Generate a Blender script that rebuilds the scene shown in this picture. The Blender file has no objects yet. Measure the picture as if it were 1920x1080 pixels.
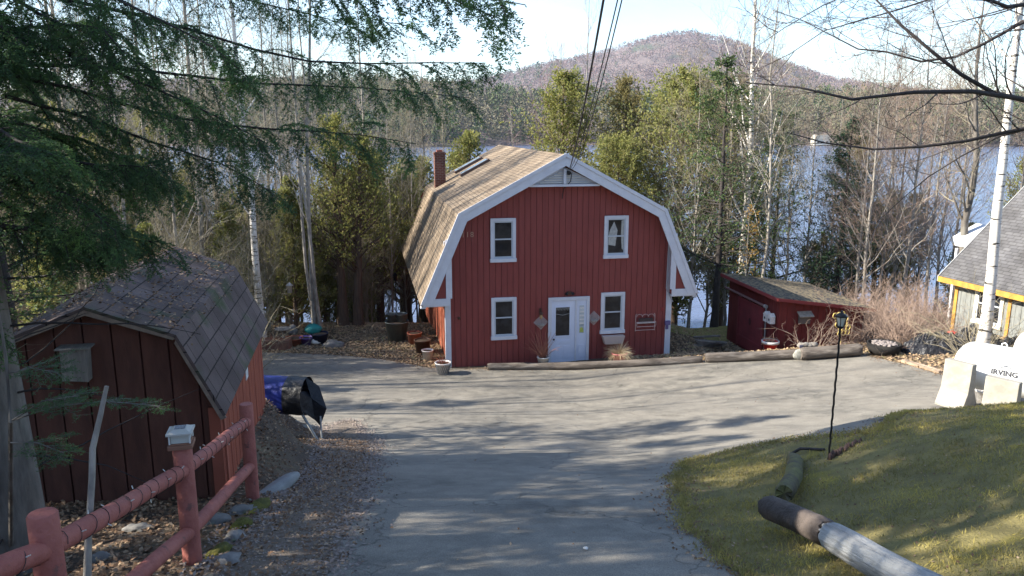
import bpy, math, random
import numpy as np
from mathutils import Vector, Matrix, geometry, noise
C = bpy.context.scene
COL = C.collection
rad = math.radians
# ------------------------------------------------------------------ camera
F = 1450.0; PIT = rad(11.95); CZ = 8.3
cp, sp = math.cos(PIT), math.sin(PIT)
cd = bpy.data.cameras.new('camera'); cam = bpy.data.objects.new('camera', cd); COL.objects.link(cam)
cam.location = (0, 0, CZ); cam.rotation_euler = (rad(90) - PIT, 0, 0)
cd.sensor_width = 36; cd.lens = F / 1920 * 36; cd.clip_start = 0.05; cd.clip_end = 12000
C.camera = cam
# ------------------------------------------------------------------ world + sun
SA, SE = rad(-5), rad(31)
w = bpy.data.worlds.new('World'); C.world = w; w.use_nodes = True
nt = w.node_tree; nt.nodes.clear()
sky = nt.nodes.new('ShaderNodeTexSky'); sky.sky_type = 'NISHITA'; sky.sun_disc = False
sky.sun_elevation = SE; sky.sun_rotation = rad(-90) + SA; sky.air_density = 1.0; sky.dust_density = .4; sky.ozone_density = 2.5
bg = nt.nodes.new('ShaderNodeBackground'); bg.inputs[1].default_value = 0.108
wo = nt.nodes.new('ShaderNodeOutputWorld')
tc = nt.nodes.new('ShaderNodeTexCoord'); mp = nt.nodes.new('ShaderNodeMapping'); mp.inputs['Scale'].default_value = (1.5, 1.5, 6)
nz = nt.nodes.new('ShaderNodeTexNoise'); nz.inputs['Scale'].default_value = 2.2; nz.inputs['Detail'].default_value = 7
rp = nt.nodes.new('ShaderNodeValToRGB'); rp.color_ramp.elements[0].position = .5; rp.color_ramp.elements[1].position = .75
rp.color_ramp.elements[0].color = (0, 0, 0, 1); rp.color_ramp.elements[1].color = (.25, .25, .25, 1)
mx = nt.nodes.new('ShaderNodeMix'); mx.data_type = 'RGBA'; mx.inputs[7].default_value = (6.0, 6.3, 6.8, 1)
L = nt.links.new
L(tc.outputs['Generated'], mp.inputs[0]); L(mp.outputs[0], nz.inputs['Vector']); L(nz.outputs[0], rp.inputs[0]); L(rp.outputs[0], mx.inputs[0])
L(sky.outputs[0], mx.inputs[6]); L(mx.outputs[2], bg.inputs[0]); L(bg.outputs[0], wo.inputs[0])
sl = bpy.data.lights.new('sun', 'SUN'); sl.energy = 5.0; sl.angle = rad(.55); sl.color = (1, .93, .8)
so = bpy.data.objects.new('sun', sl); COL.objects.link(so)
sv = Vector((-math.cos(SA) * math.cos(SE), math.sin(SA) * math.cos(SE), math.sin(SE)))
so.rotation_euler = sv.to_track_quat('Z', 'Y').to_euler(); so.location = (-30, 10, 30)
C.view_settings.view_transform = 'Standard'; C.view_settings.look = 'None'; C.view_settings.gamma = 1
C.view_settings.exposure = 1.62
# ------------------------------------------------------------------ terrain function
PY = [-30, -12, 0, 4, 5.7, 8.5, 12, 16, 20, 24, 28, 32, 35, 38, 42, 46, 60]
PZ = [14., 9.6, 6.3, 5.15, 4.7, 3.9, 2.75, 1.55, .6, .12, 0, -.12, -.75, -2.3, -4.2, -5.6, -8]
def prof(y):
    y = np.asarray(y, float)
    return (np.interp(y - .9, PY, PZ) + np.interp(y, PY, PZ) * 2 + np.interp(y + .9, PY, PZ)) / 4
def sm(t): t = np.clip(t, 0, 1); return t * t * (3 - 2 * t)
def H(x, y):
    x = np.asarray(x, float); y = np.asarray(y, float)
    yy = y + np.where(x > 6, -1.5 * sm((x - 6) / 8), 0) * sm((y - 30) / 5)
    yy = yy - np.where(x < -12, 7 * sm((-x - 12) / 10), 0) * sm((y - 28) / 6)
    z = prof(yy)
    z = z + .085 * np.maximum(0, x - 2) * (1 - sm((y - 25.4) / 2.2) * .9) * sm((24 - x) / 6 + .6) - .4 * sm((x - 6.5) / 2) * sm((y - 26.3) / 1.6) * (1 - sm((x - 14) / 3))
    z = z + .62 * sm((x - 2.5) / 3.6) * (1 - sm((y - 10.8) / 3.2))
    xb = -x - 2.85 - .19 * (y - 8.7)
    pad = sm(xb / .75) * sm((y - 7.2) / 1.6) * (1 - sm((y - 12.7) / 2.2))
    z = z * (1 - pad) + pad * np.maximum(z, 3.84 - .06 * (y - 8.7))
    pad2 = sm((-x - 4.4 - .15 * (y - 14)) / .7) * sm((y - 12.5) / 1.5) * (1 - sm((y - 16.8) / 1.6))
    z = z * (1 - pad2) + pad2 * np.maximum(z, 2.12 - .08 * (y - 15))
    z = z - .25 * sm((-x - 2.9) / 2.5) * (1 - sm((y - 6) / 2))
    return z
def hz(x, y): return float(H(x, y))
def V(px, py, dc):
    u = (px - 960) / F; v = (540 - py) / F
    return Vector((dc * u, dc * (cp + v * sp), CZ + dc * (v * cp - sp)))
def G(px, py, dz=0):
    d = 3.0
    for _ in range(4000):
        p = V(px, py, d)
        if p.z < hz(p.x, p.y): break
        d += .02 + d * .0008
    return Vector((p.x, p.y, hz(p.x, p.y) + dz))
def at(px, y, dz=0):
    z = 0
    for _ in range(12):
        dc = cp * y + sp * (CZ - z); x = (px - 960) / F * dc; z = hz(x, y)
    return Vector((x, y, z + dz))
# ------------------------------------------------------------------ materials
MT = {}
def M(name, c1, c2=None, scale=4., detail=6, rough=.8, bump=0., bscale=None, metal=0., spec=.3, st=(1, 1, 1), lo=.35, hi=.65, trans=0., c3=None, s3=.7, l3=.55, h3=.7, uv=False, bd=.02):
    if name in MT: return MT[name]
    m = bpy.data.materials.new(name); m.use_nodes = True; n = m.node_tree; b = n.nodes['Principled BSDF']; l = n.links.new
    b.inputs['Roughness'].default_value = rough; b.inputs['Metallic'].default_value = metal
    b.inputs['Specular IOR Level'].default_value = spec; b.inputs['Base Color'].default_value = (*c1, 1)
    t = n.nodes.new('ShaderNodeTexCoord'); mpn = n.nodes.new('ShaderNodeMapping'); mpn.inputs['Scale'].default_value = st
    l(t.outputs['UV' if uv else 'Object'], mpn.inputs[0])
    col = None
    def nzn(s, d=detail):
        q = n.nodes.new('ShaderNodeTexNoise'); q.inputs['Scale'].default_value = s; q.inputs['Detail'].default_value = d; q.inputs['Roughness'].default_value = .62
        l(mpn.outputs[0], q.inputs['Vector']); return q
    if c2:
        q = nzn(scale); r = n.nodes.new('ShaderNodeMapRange'); r.inputs[1].default_value = lo; r.inputs[2].default_value = hi; l(q.outputs[0], r.inputs[0])
        x = n.nodes.new('ShaderNodeMix'); x.data_type = 'RGBA'; x.inputs[6].default_value = (*c1, 1); x.inputs[7].default_value = (*c2, 1)
        l(r.outputs[0], x.inputs[0]); col = x.outputs[2]
    if c3:
        q = nzn(s3); r = n.nodes.new('ShaderNodeMapRange'); r.inputs[1].default_value = l3; r.inputs[2].default_value = h3; l(q.outputs[0], r.inputs[0])
        x = n.nodes.new('ShaderNodeMix'); x.data_type = 'RGBA'; x.inputs[7].default_value = (*c3, 1); l(col, x.inputs[6]); l(r.outputs[0], x.inputs[0]); col = x.outputs[2]
    if col: l(col, b.inputs['Base Color'])
    if bump:
        q = nzn(bscale or scale * 4, 8); bp = n.nodes.new('ShaderNodeBump'); bp.inputs['Strength'].default_value = bump; bp.inputs['Distance'].default_value = bd
        l(q.outputs[0], bp.inputs['Height']); l(bp.outputs[0], b.inputs['Normal'])
    if trans:
        tr = n.nodes.new('ShaderNodeBsdfTranslucent'); ms = n.nodes.new('ShaderNodeMixShader'); ms.inputs[0].default_value = trans
        if col: l(col, tr.inputs[0])
        else: tr.inputs[0].default_value = (*c1, 1)
        l(b.outputs[0], ms.inputs[1]); l(tr.outputs[0], ms.inputs[2]); l(ms.outputs[0], n.nodes['Material Output'].inputs[0])
    MT[name] = m; return m
def shingle(name, c1, c2, c3, bw=.3, bh=.14, streak=None):
    m = bpy.data.materials.new(name); m.use_nodes = True; n = m.node_tree; b = n.nodes['Principled BSDF']; l = n.links.new
    b.inputs['Roughness'].default_value = .92; b.inputs['Specular IOR Level'].default_value = .2
    t = n.nodes.new('ShaderNodeTexCoord'); br = n.nodes.new('ShaderNodeTexBrick')
    br.inputs['Scale'].default_value = 1; br.inputs['Brick Width'].default_value = bw; br.inputs['Row Height'].default_value = bh
    br.inputs['Mortar Size'].default_value = .009; br.inputs['Mortar Smooth'].default_value = .2; br.inputs['Bias'].default_value = 0
    br.inputs['Color1'].default_value = (*c1, 1); br.inputs['Color2'].default_value = (*c2, 1); br.inputs['Mortar'].default_value = (*c3, 1)
    l(t.outputs['UV'], br.inputs['Vector'])
    q = n.nodes.new('ShaderNodeTexNoise'); q.inputs['Scale'].default_value = 1.3; q.inputs['Detail'].default_value = 8
    l(t.outputs['UV'], q.inputs['Vector'])
    x = n.nodes.new('ShaderNodeMix'); x.data_type = 'RGBA'; x.blend_type = 'MULTIPLY'; x.inputs[0].default_value = 1
    r = n.nodes.new('ShaderNodeValToRGB'); r.color_ramp.elements[0].position = .3; r.color_ramp.elements[1].position = .7
    r.color_ramp.elements[0].color = (.6, .58, .55, 1); r.color_ramp.elements[1].color = (1.1, 1.08, 1.05, 1)
    l(q.outputs[0], r.inputs[0]); l(br.outputs[0], x.inputs[6]); l(r.outputs[0], x.inputs[7]); col = x.outputs[2]
    if streak:
        q2 = n.nodes.new('ShaderNodeTexNoise'); q2.inputs['Scale'].default_value = streak[1]; q2.inputs['Detail'].default_value = 9; l(t.outputs['Object'], q2.inputs['Vector'])
        r2 = n.nodes.new('ShaderNodeMapRange'); r2.inputs[1].default_value = streak[2]; r2.inputs[2].default_value = streak[3]; l(q2.outputs[0], r2.inputs[0])
        y = n.nodes.new('ShaderNodeMix'); y.data_type = 'RGBA'; y.inputs[7].default_value = (*streak[0], 1); l(col, y.inputs[6]); l(r2.outputs[0], y.inputs[0]); col = y.outputs[2]
    l(col, b.inputs['Base Color'])
    g = n.nodes.new('ShaderNodeTexNoise'); g.inputs['Scale'].default_value = 60; l(t.outputs['Object'], g.inputs['Vector'])
    ad = n.nodes.new('ShaderNodeMath'); ad.operation = 'MULTIPLY_ADD'; ad.inputs[1].default_value = -.8; l(br.outputs['Fac'], ad.inputs[0]); l(g.outputs[0], ad.inputs[2])
    bp = n.nodes.new('ShaderNodeBump'); bp.inputs['Strength'].default_value = .6; bp.inputs['Distance'].default_value = .012; l(ad.outputs[0], bp.inputs['Height']); l(bp.outputs[0], b.inputs['Normal'])
    MT[name] = m; return m
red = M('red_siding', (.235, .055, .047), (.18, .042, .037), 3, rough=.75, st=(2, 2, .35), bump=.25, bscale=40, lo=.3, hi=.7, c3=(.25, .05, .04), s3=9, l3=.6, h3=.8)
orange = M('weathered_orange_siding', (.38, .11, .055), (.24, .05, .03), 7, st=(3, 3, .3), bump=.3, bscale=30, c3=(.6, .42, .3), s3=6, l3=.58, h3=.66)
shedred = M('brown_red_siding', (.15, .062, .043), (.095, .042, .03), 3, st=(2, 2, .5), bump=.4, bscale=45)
shedside = M('sunlit_red_siding', (.33, .085, .045), (.22, .05, .03), 4, st=(2, 2, .5), bump=.3, bscale=45)  # lit copy of the shed siding, sunlight put into the brighter red
barnred = M('dark_barn_red', (.15, .022, .02), (.10, .016, .015), 3, st=(2, 2, .4), bump=.3, bscale=40)
white = M('white_trim_paint', (.58, .59, .64), (.50, .51, .57), 2.5, rough=.55, bump=.1, bscale=20)
doorw = M('door_paint', (.60, .64, .76), (.54, .58, .7), 2, rough=.5)
cream = M('cream_trim', (.55, .5, .42), (.4, .34, .28), 6, rough=.7)
glass = M('dark_window_glass', (.008, .009, .012), (.022, .024, .03), 2.2, rough=.08, spec=.3, lo=.45, hi=.6)  # paler noise patches painted in to stand for reflections
curt = M('curtain_cloth', (.42, .42, .40), (.28, .28, .27), 12, rough=.9)
black = M('black_metal', (.012, .012, .014), rough=.45)
brown = M('rust_brown_metal', (.06, .03, .02), (.1, .05, .03), 20, rough=.6)
tan_roof = shingle('tan_shingles', (.27, .215, .16), (.21, .163, .12), (.085, .066, .05), .32, .14)
shed_roof = shingle('mauve_grey_shingles', (.165, .125, .118), (.115, .088, .084), (.032, .026, .025), .42, .24, ((.055, .075, .035), 1.4, .55, .7))
dark_roof = shingle('dark_roll_roofing', (.05, .05, .06), (.04, .04, .05), (.02, .02, .02), 1, .3, ((.25, .20, .12), 9, .42, .62))
grey_roof = shingle('grey_shingles', (.135, .135, .145), (.10, .10, .11), (.05, .05, .05), .3, .14)
brick = shingle('chimney_brick', (.19, .065, .045), (.13, .045, .035), (.26, .21, .18), .2, .075)
rail = M('salmon_fence_paint', (.36, .125, .10), (.27, .085, .07), 3, rough=.7, bump=1, bscale=14, bd=.02, c3=(.17, .08, .07), s3=9, l3=.60, h3=.68, st=(1, 1, 1))
solar = M('solar_lamp_glass', (.5, .52, .48), rough=.2)
greym = M('grey_siding', (.21, .22, .21), (.15, .155, .15), 3, st=(3, 3, .5), bump=.3, bscale=30)
yellow = M('yellow_trim_paint', (.46, .26, .05), (.32, .17, .04), 6)
log_g = M('weathered_log', (.16, .135, .115), (.06, .048, .04), 3, st=(.5, 3, 3), bump=1, bscale=12, c3=(.25, .22, .19), s3=2)
log_w = M('bleached_log', (.34, .33, .315), (.14, .13, .12), 5, st=(.35, 4, 4), bump=1, bscale=11, bd=.03, c3=(.42, .42, .41), s3=1.2, l3=.42, h3=.6, lo=.42, hi=.6)
log_m = M('mossy_log', (.13, .13, .04), (.07, .055, .04), 6, bump=.8, bscale=22)
stone = M('grey_stone', (.21, .20, .19), (.13, .125, .12), 5, bump=.5, bscale=18, c3=(.18, .2, .1), s3=3, l3=.6, h3=.7)
moss = M('yellow_moss', (.14, .13, .03), (.08, .08, .025), 9, rough=1, bump=1, bscale=50, c3=(.27, .22, .04), s3=3, l3=.55, h3=.65)
conc = M('concrete', (.34, .32, .275), (.255, .235, .20), 4, rough=.9, bump=.25, bscale=40)
tank = M('white_tank_paint', (.70, .71, .70), (.62, .63, .62), 3, rough=.35)
ink = M('dark_lettering', (.05, .05, .06), rough=.6)
inkg = M('grey_lettering', (.14, .145, .16), rough=.6)
tarpb = M('black_tarp', (.012, .013, .016), (.03, .03, .035), 5, rough=.38, bump=.6, bscale=6, bd=.06)
tarpblue = M('blue_tarp', (.01, .022, .17), (.01, .016, .12), 5, rough=.4, bump=.3, bscale=8, bd=.04)
plastic_g = M('grey_green_plastic', (.12, .14, .13), (.09, .1, .1), 8, rough=.6)
pinkp = M('pink_plastic', (.62, .16, .2), (.5, .13, .16), 9, rough=.5)
redp = M('red_plastic', (.55, .03, .03), rough=.5)
whitep = M('white_plastic', (.72, .7, .68), (.5, .48, .46), 30, rough=.5)
teal = M('teal_plastic', (.02, .22, .21), rough=.5)
purple = M('purple_plastic', (.12, .08, .3), rough=.5)
terra = M('terracotta', (.30, .09, .05), (.2, .07, .045), 14, rough=.9)
soil = M('soil', (.05, .035, .025), (.09, .065, .045), 30, bump=.6)
straw = M('dry_straw', (.7, .58, .4), (.55, .43, .27), 30, trans=.3)
drygrass = M('dried_red_grass', (.42, .2, .13), (.3, .13, .1), 30, trans=.3)
barkg = M('grey_bark', (.17, .15, .13), (.08, .07, .06), 7, st=(1, 1, .25), bump=.9, bscale=16, c3=(.24, .23, .2), s3=2)
barkl = M('light_grey_bark', (.33, .30, .26), (.18, .16, .14), 8, st=(1, 1, .5), bump=.6, bscale=20)
barkb = M('brown_cedar_bark', (.15, .10, .07), (.08, .055, .04), 9, st=(2, 2, .2), bump=.9, bscale=16)
barkd = M('dark_bark', (.055, .045, .042), (.03, .026, .025), 9, bump=.6, bscale=20)
twig = M('bare_twigs', (.33, .29, .205), (.21, .18, .125), 2, rough=.9)
twigr = M('red_brown_twigs', (.32, .235, .185), (.21, .15, .12), 2, rough=.9)
twigp = M('mauve_twigs', (.38, .26, .27), (.28, .18, .19), 2, rough=.9)
def birchmat():
    m = M('white_birch_bark', (.68, .65, .60), (.56, .52, .47), 3, rough=.7, bump=.2)
    n = m.node_tree; l = n.links.new; b = n.nodes['Principled BSDF']
    t = n.nodes.new('ShaderNodeTexCoord'); mpn = n.nodes.new('ShaderNodeMapping'); mpn.inputs['Scale'].default_value = (2.2, 2.2, 13)
    q = n.nodes.new('ShaderNodeTexNoise'); q.inputs['Scale'].default_value = 1.1; q.inputs['Detail'].default_value = 5
    r = n.nodes.new('ShaderNodeMapRange'); r.inputs[1].default_value = .57; r.inputs[2].default_value = .62
    x = n.nodes.new('ShaderNodeMix'); x.data_type = 'RGBA'; x.inputs[7].default_value = (.05, .045, .04, 1)
    src = b.inputs['Base Color'].links[0].from_socket
    l(t.outputs['Object'], mpn.inputs[0]); l(mpn.outputs[0], q.inputs['Vector']); l(q.outputs[0], r.inputs[0]); l(r.outputs[0], x.inputs[0]); l(src, x.inputs[6]); l(x.outputs[2], b.inputs['Base Color'])
    return m
birchm = birchmat()
def leafmat(name, a, b_, c, s=1.2): return M(name, a, b_, s, rough=.7, spec=.25, trans=.5, lo=.38, hi=.62, c3=c, s3=s * 3.3, l3=.5, h3=.7)
cedarf = leafmat('olive_cedar_foliage', (.18, .195, .055), (.27, .27, .075), (.31, .25, .11))
cedarb = leafmat('bright_yellow_green_foliage', (.20, .22, .065), (.28, .28, .095), (.32, .27, .12))
cedarbr = leafmat('brownish_cedar_foliage', (.18, .16, .065), (.24, .2, .09), (.15, .15, .055))
hemf = leafmat('dark_hemlock_foliage', (.06, .105, .045), (.10, .15, .055), (.17, .19, .07))
hemb = leafmat('blue_green_foliage', (.05, .10, .06), (.08, .14, .07), (.14, .17, .08))
orangef = leafmat('orange_dead_leaves', (.4, .24, .07), (.5, .33, .1), (.3, .17, .05))
# ------------------------------------------------------------------ mesh helpers
def tag(o, label=None, cat=None, group=None, kind=None):
    if label: o['label'] = label
    if cat: o['category'] = cat
    if group: o['group'] = group
    if kind: o['kind'] = kind
    return o
def thing(name, label, cat, loc=(0, 0, 0), rz=0, group=None):
    o = bpy.data.objects.new(name, None); COL.objects.link(o); o.location = loc; o.rotation_euler = (0, 0, rz); o.empty_display_size = .2
    return tag(o, label, cat, group)
def autouv(me):
    me.update(); uv = me.uv_layers.new(name='UVMap').data
    for p in me.polygons:
        n = p.normal; u = Vector((-n.y, n.x, 0))
        if u.length < .05: u = Vector((1, 0, 0))
        u.normalize(); v = n.cross(u)
        for li in p.loop_indices:
            co = me.vertices[me.loops[li].vertex_index].co; uv[li].uv = (co.dot(u), co.dot(v))
class MB:
    def __init__(s): s.v = []; s.f = []; s.sm = []
    def add(s, vs, fs, smooth=False):
        o = len(s.v); s.v += [tuple(q) for q in vs]; s.f += [tuple(i + o for i in f) for f in fs]; s.sm += [smooth] * len(fs); return s
    def box(s, x0, x1, y0, y1, z0, z1, mat=None):
        vs = [Vector(q) for q in ((x0, y0, z0), (x1, y0, z0), (x1, y1, z0), (x0, y1, z0), (x0, y0, z1), (x1, y0, z1), (x1, y1, z1), (x0, y1, z1))]
        if mat: vs = [mat @ q for q in vs]
        return s.add(vs, [(0, 3, 2, 1), (4, 5, 6, 7), (0, 1, 5, 4), (1, 2, 6, 5), (2, 3, 7, 6), (3, 0, 4, 7)])
    def prism(s, poly, y0, y1, mat=None):      # poly in xz (counter-clockwise seen from -y), extruded along y
        n = len(poly); vs = [Vector((a, y0, b)) for a, b in poly] + [Vector((a, y1, b)) for a, b in poly]
        if mat: vs = [mat @ q for q in vs]
        return s.add(vs, [tuple(range(n)), tuple(range(2 * n - 1, n - 1, -1))] + [(i, i + n, (i + 1) % n + n, (i + 1) % n) for i in range(n)])
    def slab(s, a, b, c, d, t):                 # quad a b c d (ccw from outside), thickness t inwards
        a, b, c, d = map(Vector, (a, b, c, d)); n = (b - a).cross(d - a).normalized() * -t
        return s.add([a, b, c, d, a + n, b + n, c + n, d + n], [(0, 1, 2, 3), (7, 6, 5, 4), (0, 4, 5, 1), (1, 5, 6, 2), (2, 6, 7, 3), (3, 7, 4, 0)])
    def tube(s, pts, rs, k=8, cap=True, jit=0, seed=0):
        pts = [Vector(p) for p in pts]; n = len(pts)
        if not hasattr(rs, '__len__'): rs = [rs] * n
        rg = random.Random(seed); vs = []; ref = None
        for i, p in enumerate(pts):
            t = (pts[min(i + 1, n - 1)] - pts[max(i - 1, 0)]).normalized()
            if ref is None: ref = t.orthogonal().normalized()
            ref = (ref - t * ref.dot(t)).normalized(); q = t.cross(ref)
            for j in range(k):
                a = 2 * math.pi * j / k; r = rs[i] * (1 + rg.uniform(-jit, jit)); vs.append(p + ref * math.cos(a) * r + q * math.sin(a) * r)
        fs = [(i * k + j, i * k + (j + 1) % k, (i + 1) * k + (j + 1) % k, (i + 1) * k + j) for i in range(n - 1) for j in range(k)]
        s.add(vs, fs, True)
        if cap:
            s.add([vs[j] for j in range(k)], [tuple(range(k - 1, -1, -1))]); s.add([vs[(n - 1) * k + j] for j in range(k)], [tuple(range(k))])
        return s
    def lathe(s, prf, c=(0, 0, 0), k=20, mat=None):
        vs = [Vector((c[0] + r * math.cos(2 * math.pi * j / k), c[1] + r * math.sin(2 * math.pi * j / k), c[2] + z)) for r, z in prf for j in range(k)]
        if mat: vs = [mat @ q for q in vs]
        return s.add(vs, [(i * k + j, i * k + (j + 1) % k, (i + 1) * k + (j + 1) % k, (i + 1) * k + j) for i in range(len(prf) - 1) for j in range(k)], True)
    def rock(s, c, r, seed, sub=3, rough=.25):
        import bmesh
        b = bmesh.new(); bmesh.ops.create_icosphere(b, subdivisions=sub, radius=1)
        vs = []
        for q in b.verts:
            d = q.co.copy(); k = 1 + rough * noise.noise(d * 1.3 + Vector((seed, 0, 0))) * 2 + rough * .4 * noise.noise(d * 4 + Vector((0, seed, 0)))
            vs.append(Vector((d.x * r[0] * k + c[0], d.y * r[1] * k + c[1], d.z * r[2] * k + c[2])))
        b.verts.index_update(); s.add(vs, [tuple(q.index for q in f.verts) for f in b.faces], True); b.free(); return s
    def crumple(s, cx, cy, rx, ry, h, seed, n=46):
        vs = []
        for i in range(n + 1):
            for j in range(n + 1):
                u, v_ = i / n * 2 - 1, j / n * 2 - 1; q = Vector((u * 2.2 + seed, v_ * 2.2, seed)); rr = max(0, 1 - (u * u + v_ * v_) ** .9)
                f = sum(abs(noise.noise(q * k)) * w_ for k, w_ in ((1, .5), (2.1, .35), (4.3, .25), (8, .12)))
                vs.append((cx + rx * u * (1 + .1 * noise.noise(q * 2)), cy + ry * v_, h * rr ** .6 * (.65 + .9 * f) - .12))
        return s.add(vs, [(i * (n + 1) + j, (i + 1) * (n + 1) + j, (i + 1) * (n + 1) + j + 1, i * (n + 1) + j + 1) for i in range(n) for j in range(n)])
    def build(s, name, mat, parent=None, bevel=0, loc=None):
        me = bpy.data.meshes.new(name); me.from_pydata(s.v, [], s.f); me.materials.append(mat)
        me.polygons.foreach_set('use_smooth', s.sm); autouv(me)
        o = bpy.data.objects.new(name, me); COL.objects.link(o); o.parent = parent
        if loc: o.location = loc
        if bevel:
            md = o.modifiers.new('bevel', 'BEVEL'); md.width = bevel; md.segments = 2; md.limit_method = 'ANGLE'; md.harden_normals = False
        return o
def npmesh(name, Vs, Fs, mat, parent=None, smooth=False):
    Vs = np.asarray(Vs, np.float32).reshape(-1, 3); Fs = np.asarray(Fs, np.int32); k = Fs.shape[1]
    me = bpy.data.meshes.new(name); me.vertices.add(len(Vs)); me.vertices.foreach_set('co', Vs.ravel())
    me.loops.add(Fs.size); me.loops.foreach_set('vertex_index', Fs.ravel())
    me.polygons.add(len(Fs)); me.polygons.foreach_set('loop_start', np.arange(0, Fs.size, k, dtype=np.int32))
    me.polygons.foreach_set('use_smooth', np.full(len(Fs), smooth))
    me.materials.append(mat); me.update(calc_edges=True)
    o = bpy.data.objects.new(name, me); COL.objects.link(o); o.parent = parent; return o
def sheet(name, poly, dz, sp, mat, kind='structure', zf=None, nz=0):
    poly = [Vector(p).to_2d() for p in poly]
    pl = []
    for i, a in enumerate(poly):
        b = poly[(i + 1) % len(poly)]; n = max(1, int((b - a).length / sp)); pl += [a.lerp(b, j / n) for j in range(n)]
    if nz:
        for i, p in enumerate(pl):
            q = noise.noise(Vector((p.x * 1.6, p.y * 1.6, 3))) + .5 * noise.noise(Vector((p.x * 6, p.y * 6, 7)))
            t = (pl[(i + 1) % len(pl)] - pl[i - 1]); nn = Vector((t.y, -t.x)); nn = nn.normalized() if nn.length > 0 else nn
            pl[i] = p + nn * q * nz
    xs = [p.x for p in pl]; ys = [p.y for p in pl]; n0 = len(pl)
    gx, gy = np.meshgrid(np.arange(min(xs), max(xs), sp), np.arange(min(ys), max(ys), sp)); pts = np.stack([gx.ravel(), gy.ravel()], 1)
    ins = np.zeros(len(pts), bool); A = np.array([(p.x, p.y) for p in pl]); B = np.roll(A, -1, 0)
    for a, b in zip(A, B):
        c = ((a[1] > pts[:, 1]) != (b[1] > pts[:, 1])); 
        if abs(b[1] - a[1]) > 1e-9: ins ^= c & (pts[:, 0] < (b[0] - a[0]) * (pts[:, 1] - a[1]) / (b[1] - a[1]) + a[0])
    allp = pl + [Vector(q) for q in pts[ins]]
    r = geometry.delaunay_2d_cdt(allp, [], [list(range(n0))], 1, 1e-5)
    me = bpy.data.meshes.new(name); xy = np.array([(p.x, p.y) for p in r[0]]); z = H(xy[:, 0], xy[:, 1]) + dz
    me.from_pydata([(x, y, zz) for (x, y), zz in zip(xy, z)], [], [tuple(f) for f in r[2]]); me.materials.append(mat)
    me.polygons.foreach_set('use_smooth', [True] * len(me.polygons)); me.update()
    if len(me.polygons) and me.polygons[0].normal.z < 0: me.flip_normals()
    o = bpy.data.objects.new(name, me); COL.objects.link(o); tag(o, kind=kind); return o, A
def inpoly(A, x, y):
    ins = np.zeros(len(x), bool)
    for a, b in zip(A, np.roll(A, -1, 0)):
        c = ((a[1] > y) != (b[1] > y))
        if abs(b[1] - a[1]) > 1e-9: ins ^= c & (x < (b[0] - a[0]) * (y - a[1]) / (b[1] - a[1]) + a[0])
    return ins
# ------------------------------------------------------------------ ground, driveway, water, hills
gx = np.concatenate([np.linspace(-120, -32, 30)[:-1], np.linspace(-32, 32, 230), np.linspace(32, 120, 30)[1:]])
gy = np.concatenate([np.linspace(-30, -2, 20)[:-1], np.linspace(-2, 46, 190), np.linspace(46, 120, 12)[1:]])
X, Y = np.meshgrid(gx, gy); Z = H(X, Y)
rg = np.random.RandomState(1)
Z = Z + rg.randn(*Z.shape) * .003 * (np.abs(X) < 32)
nx, ny = len(gx), len(gy); I = np.arange(nx * ny).reshape(ny, nx)
Fq = np.stack([I[:-1, :-1], I[:-1, 1:], I[1:, 1:], I[1:, :-1]], -1).reshape(-1, 4)
gm = M('leaf_litter_ground', (.115, .085, .062), (.06, .044, .034), 3.2, 10, rough=1, bump=.9, bscale=14, bd=.05, c3=(.17, .135, .085), s3=.8, l3=.45, h3=.65)
tag(npmesh('ground', np.stack([X, Y, Z], -1), Fq, gm, smooth=True), kind='structure')
asph = M('worn_asphalt', (.215, .195, .165), (.125, .117, .103), .55, 9, rough=.9, spec=.25, bump=.5, bscale=45, bd=.008, c3=(.25, .23, .195), s3=2.3, l3=.42, h3=.75)
def crackmat(m):
    n = m.node_tree; l = n.links.new; b = n.nodes['Principled BSDF']; src = b.inputs['Base Color'].links[0].from_socket
    t = n.nodes.new('ShaderNodeTexCoord')
    q = n.nodes.new('ShaderNodeTexNoise'); q.inputs['Scale'].default_value = 90; q.inputs['Detail'].default_value = 3; l(t.outputs['Object'], q.inputs['Vector'])
    r = n.nodes.new('ShaderNodeMapRange'); r.inputs[1].default_value = .35; r.inputs[2].default_value = .65; r.inputs[3].default_value = .72; r.inputs[4].default_value = 1.25; l(q.outputs[0], r.inputs[0])
    x = n.nodes.new('ShaderNodeMix'); x.data_type = 'RGBA'; x.blend_type = 'MULTIPLY'; x.inputs[0].default_value = 1; l(src, x.inputs[6]); l(r.outputs[0], x.inputs[7])
    w2 = n.nodes.new('ShaderNodeTexNoise'); w2.inputs['Scale'].default_value = 1.4; w2.inputs['Detail'].default_value = 6; l(t.outputs['Object'], w2.inputs['Vector'])
    va = n.nodes.new('ShaderNodeVectorMath'); va.operation = 'MULTIPLY_ADD'; va.inputs[1].default_value = (1.2, 1.2, 0); l(w2.outputs['Color'], va.inputs[0]); l(t.outputs['Object'], va.inputs[2])
    v = n.nodes.new('ShaderNodeTexVoronoi'); v.feature = 'DISTANCE_TO_EDGE'; v.inputs['Scale'].default_value = .38; l(va.outputs[0], v.inputs['Vector'])
    r2 = n.nodes.new('ShaderNodeMapRange'); r2.inputs[1].default_value = .001; r2.inputs[2].default_value = .007; r2.inputs[3].default_value = .6; r2.inputs[4].default_value = 1; l(v.outputs[0], r2.inputs[0])
    y = n.nodes.new('ShaderNodeMix'); y.data_type = 'RGBA'; y.blend_type = 'MULTIPLY'; y.inputs[0].default_value = 1; l(x.outputs[2], y.inputs[6]); l(r2.outputs[0], y.inputs[7])
    l(y.outputs[2], b.inputs['Base Color'])
crackmat(asph)
GP = lambda pts: [G(a, b) for a, b in pts]
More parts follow.
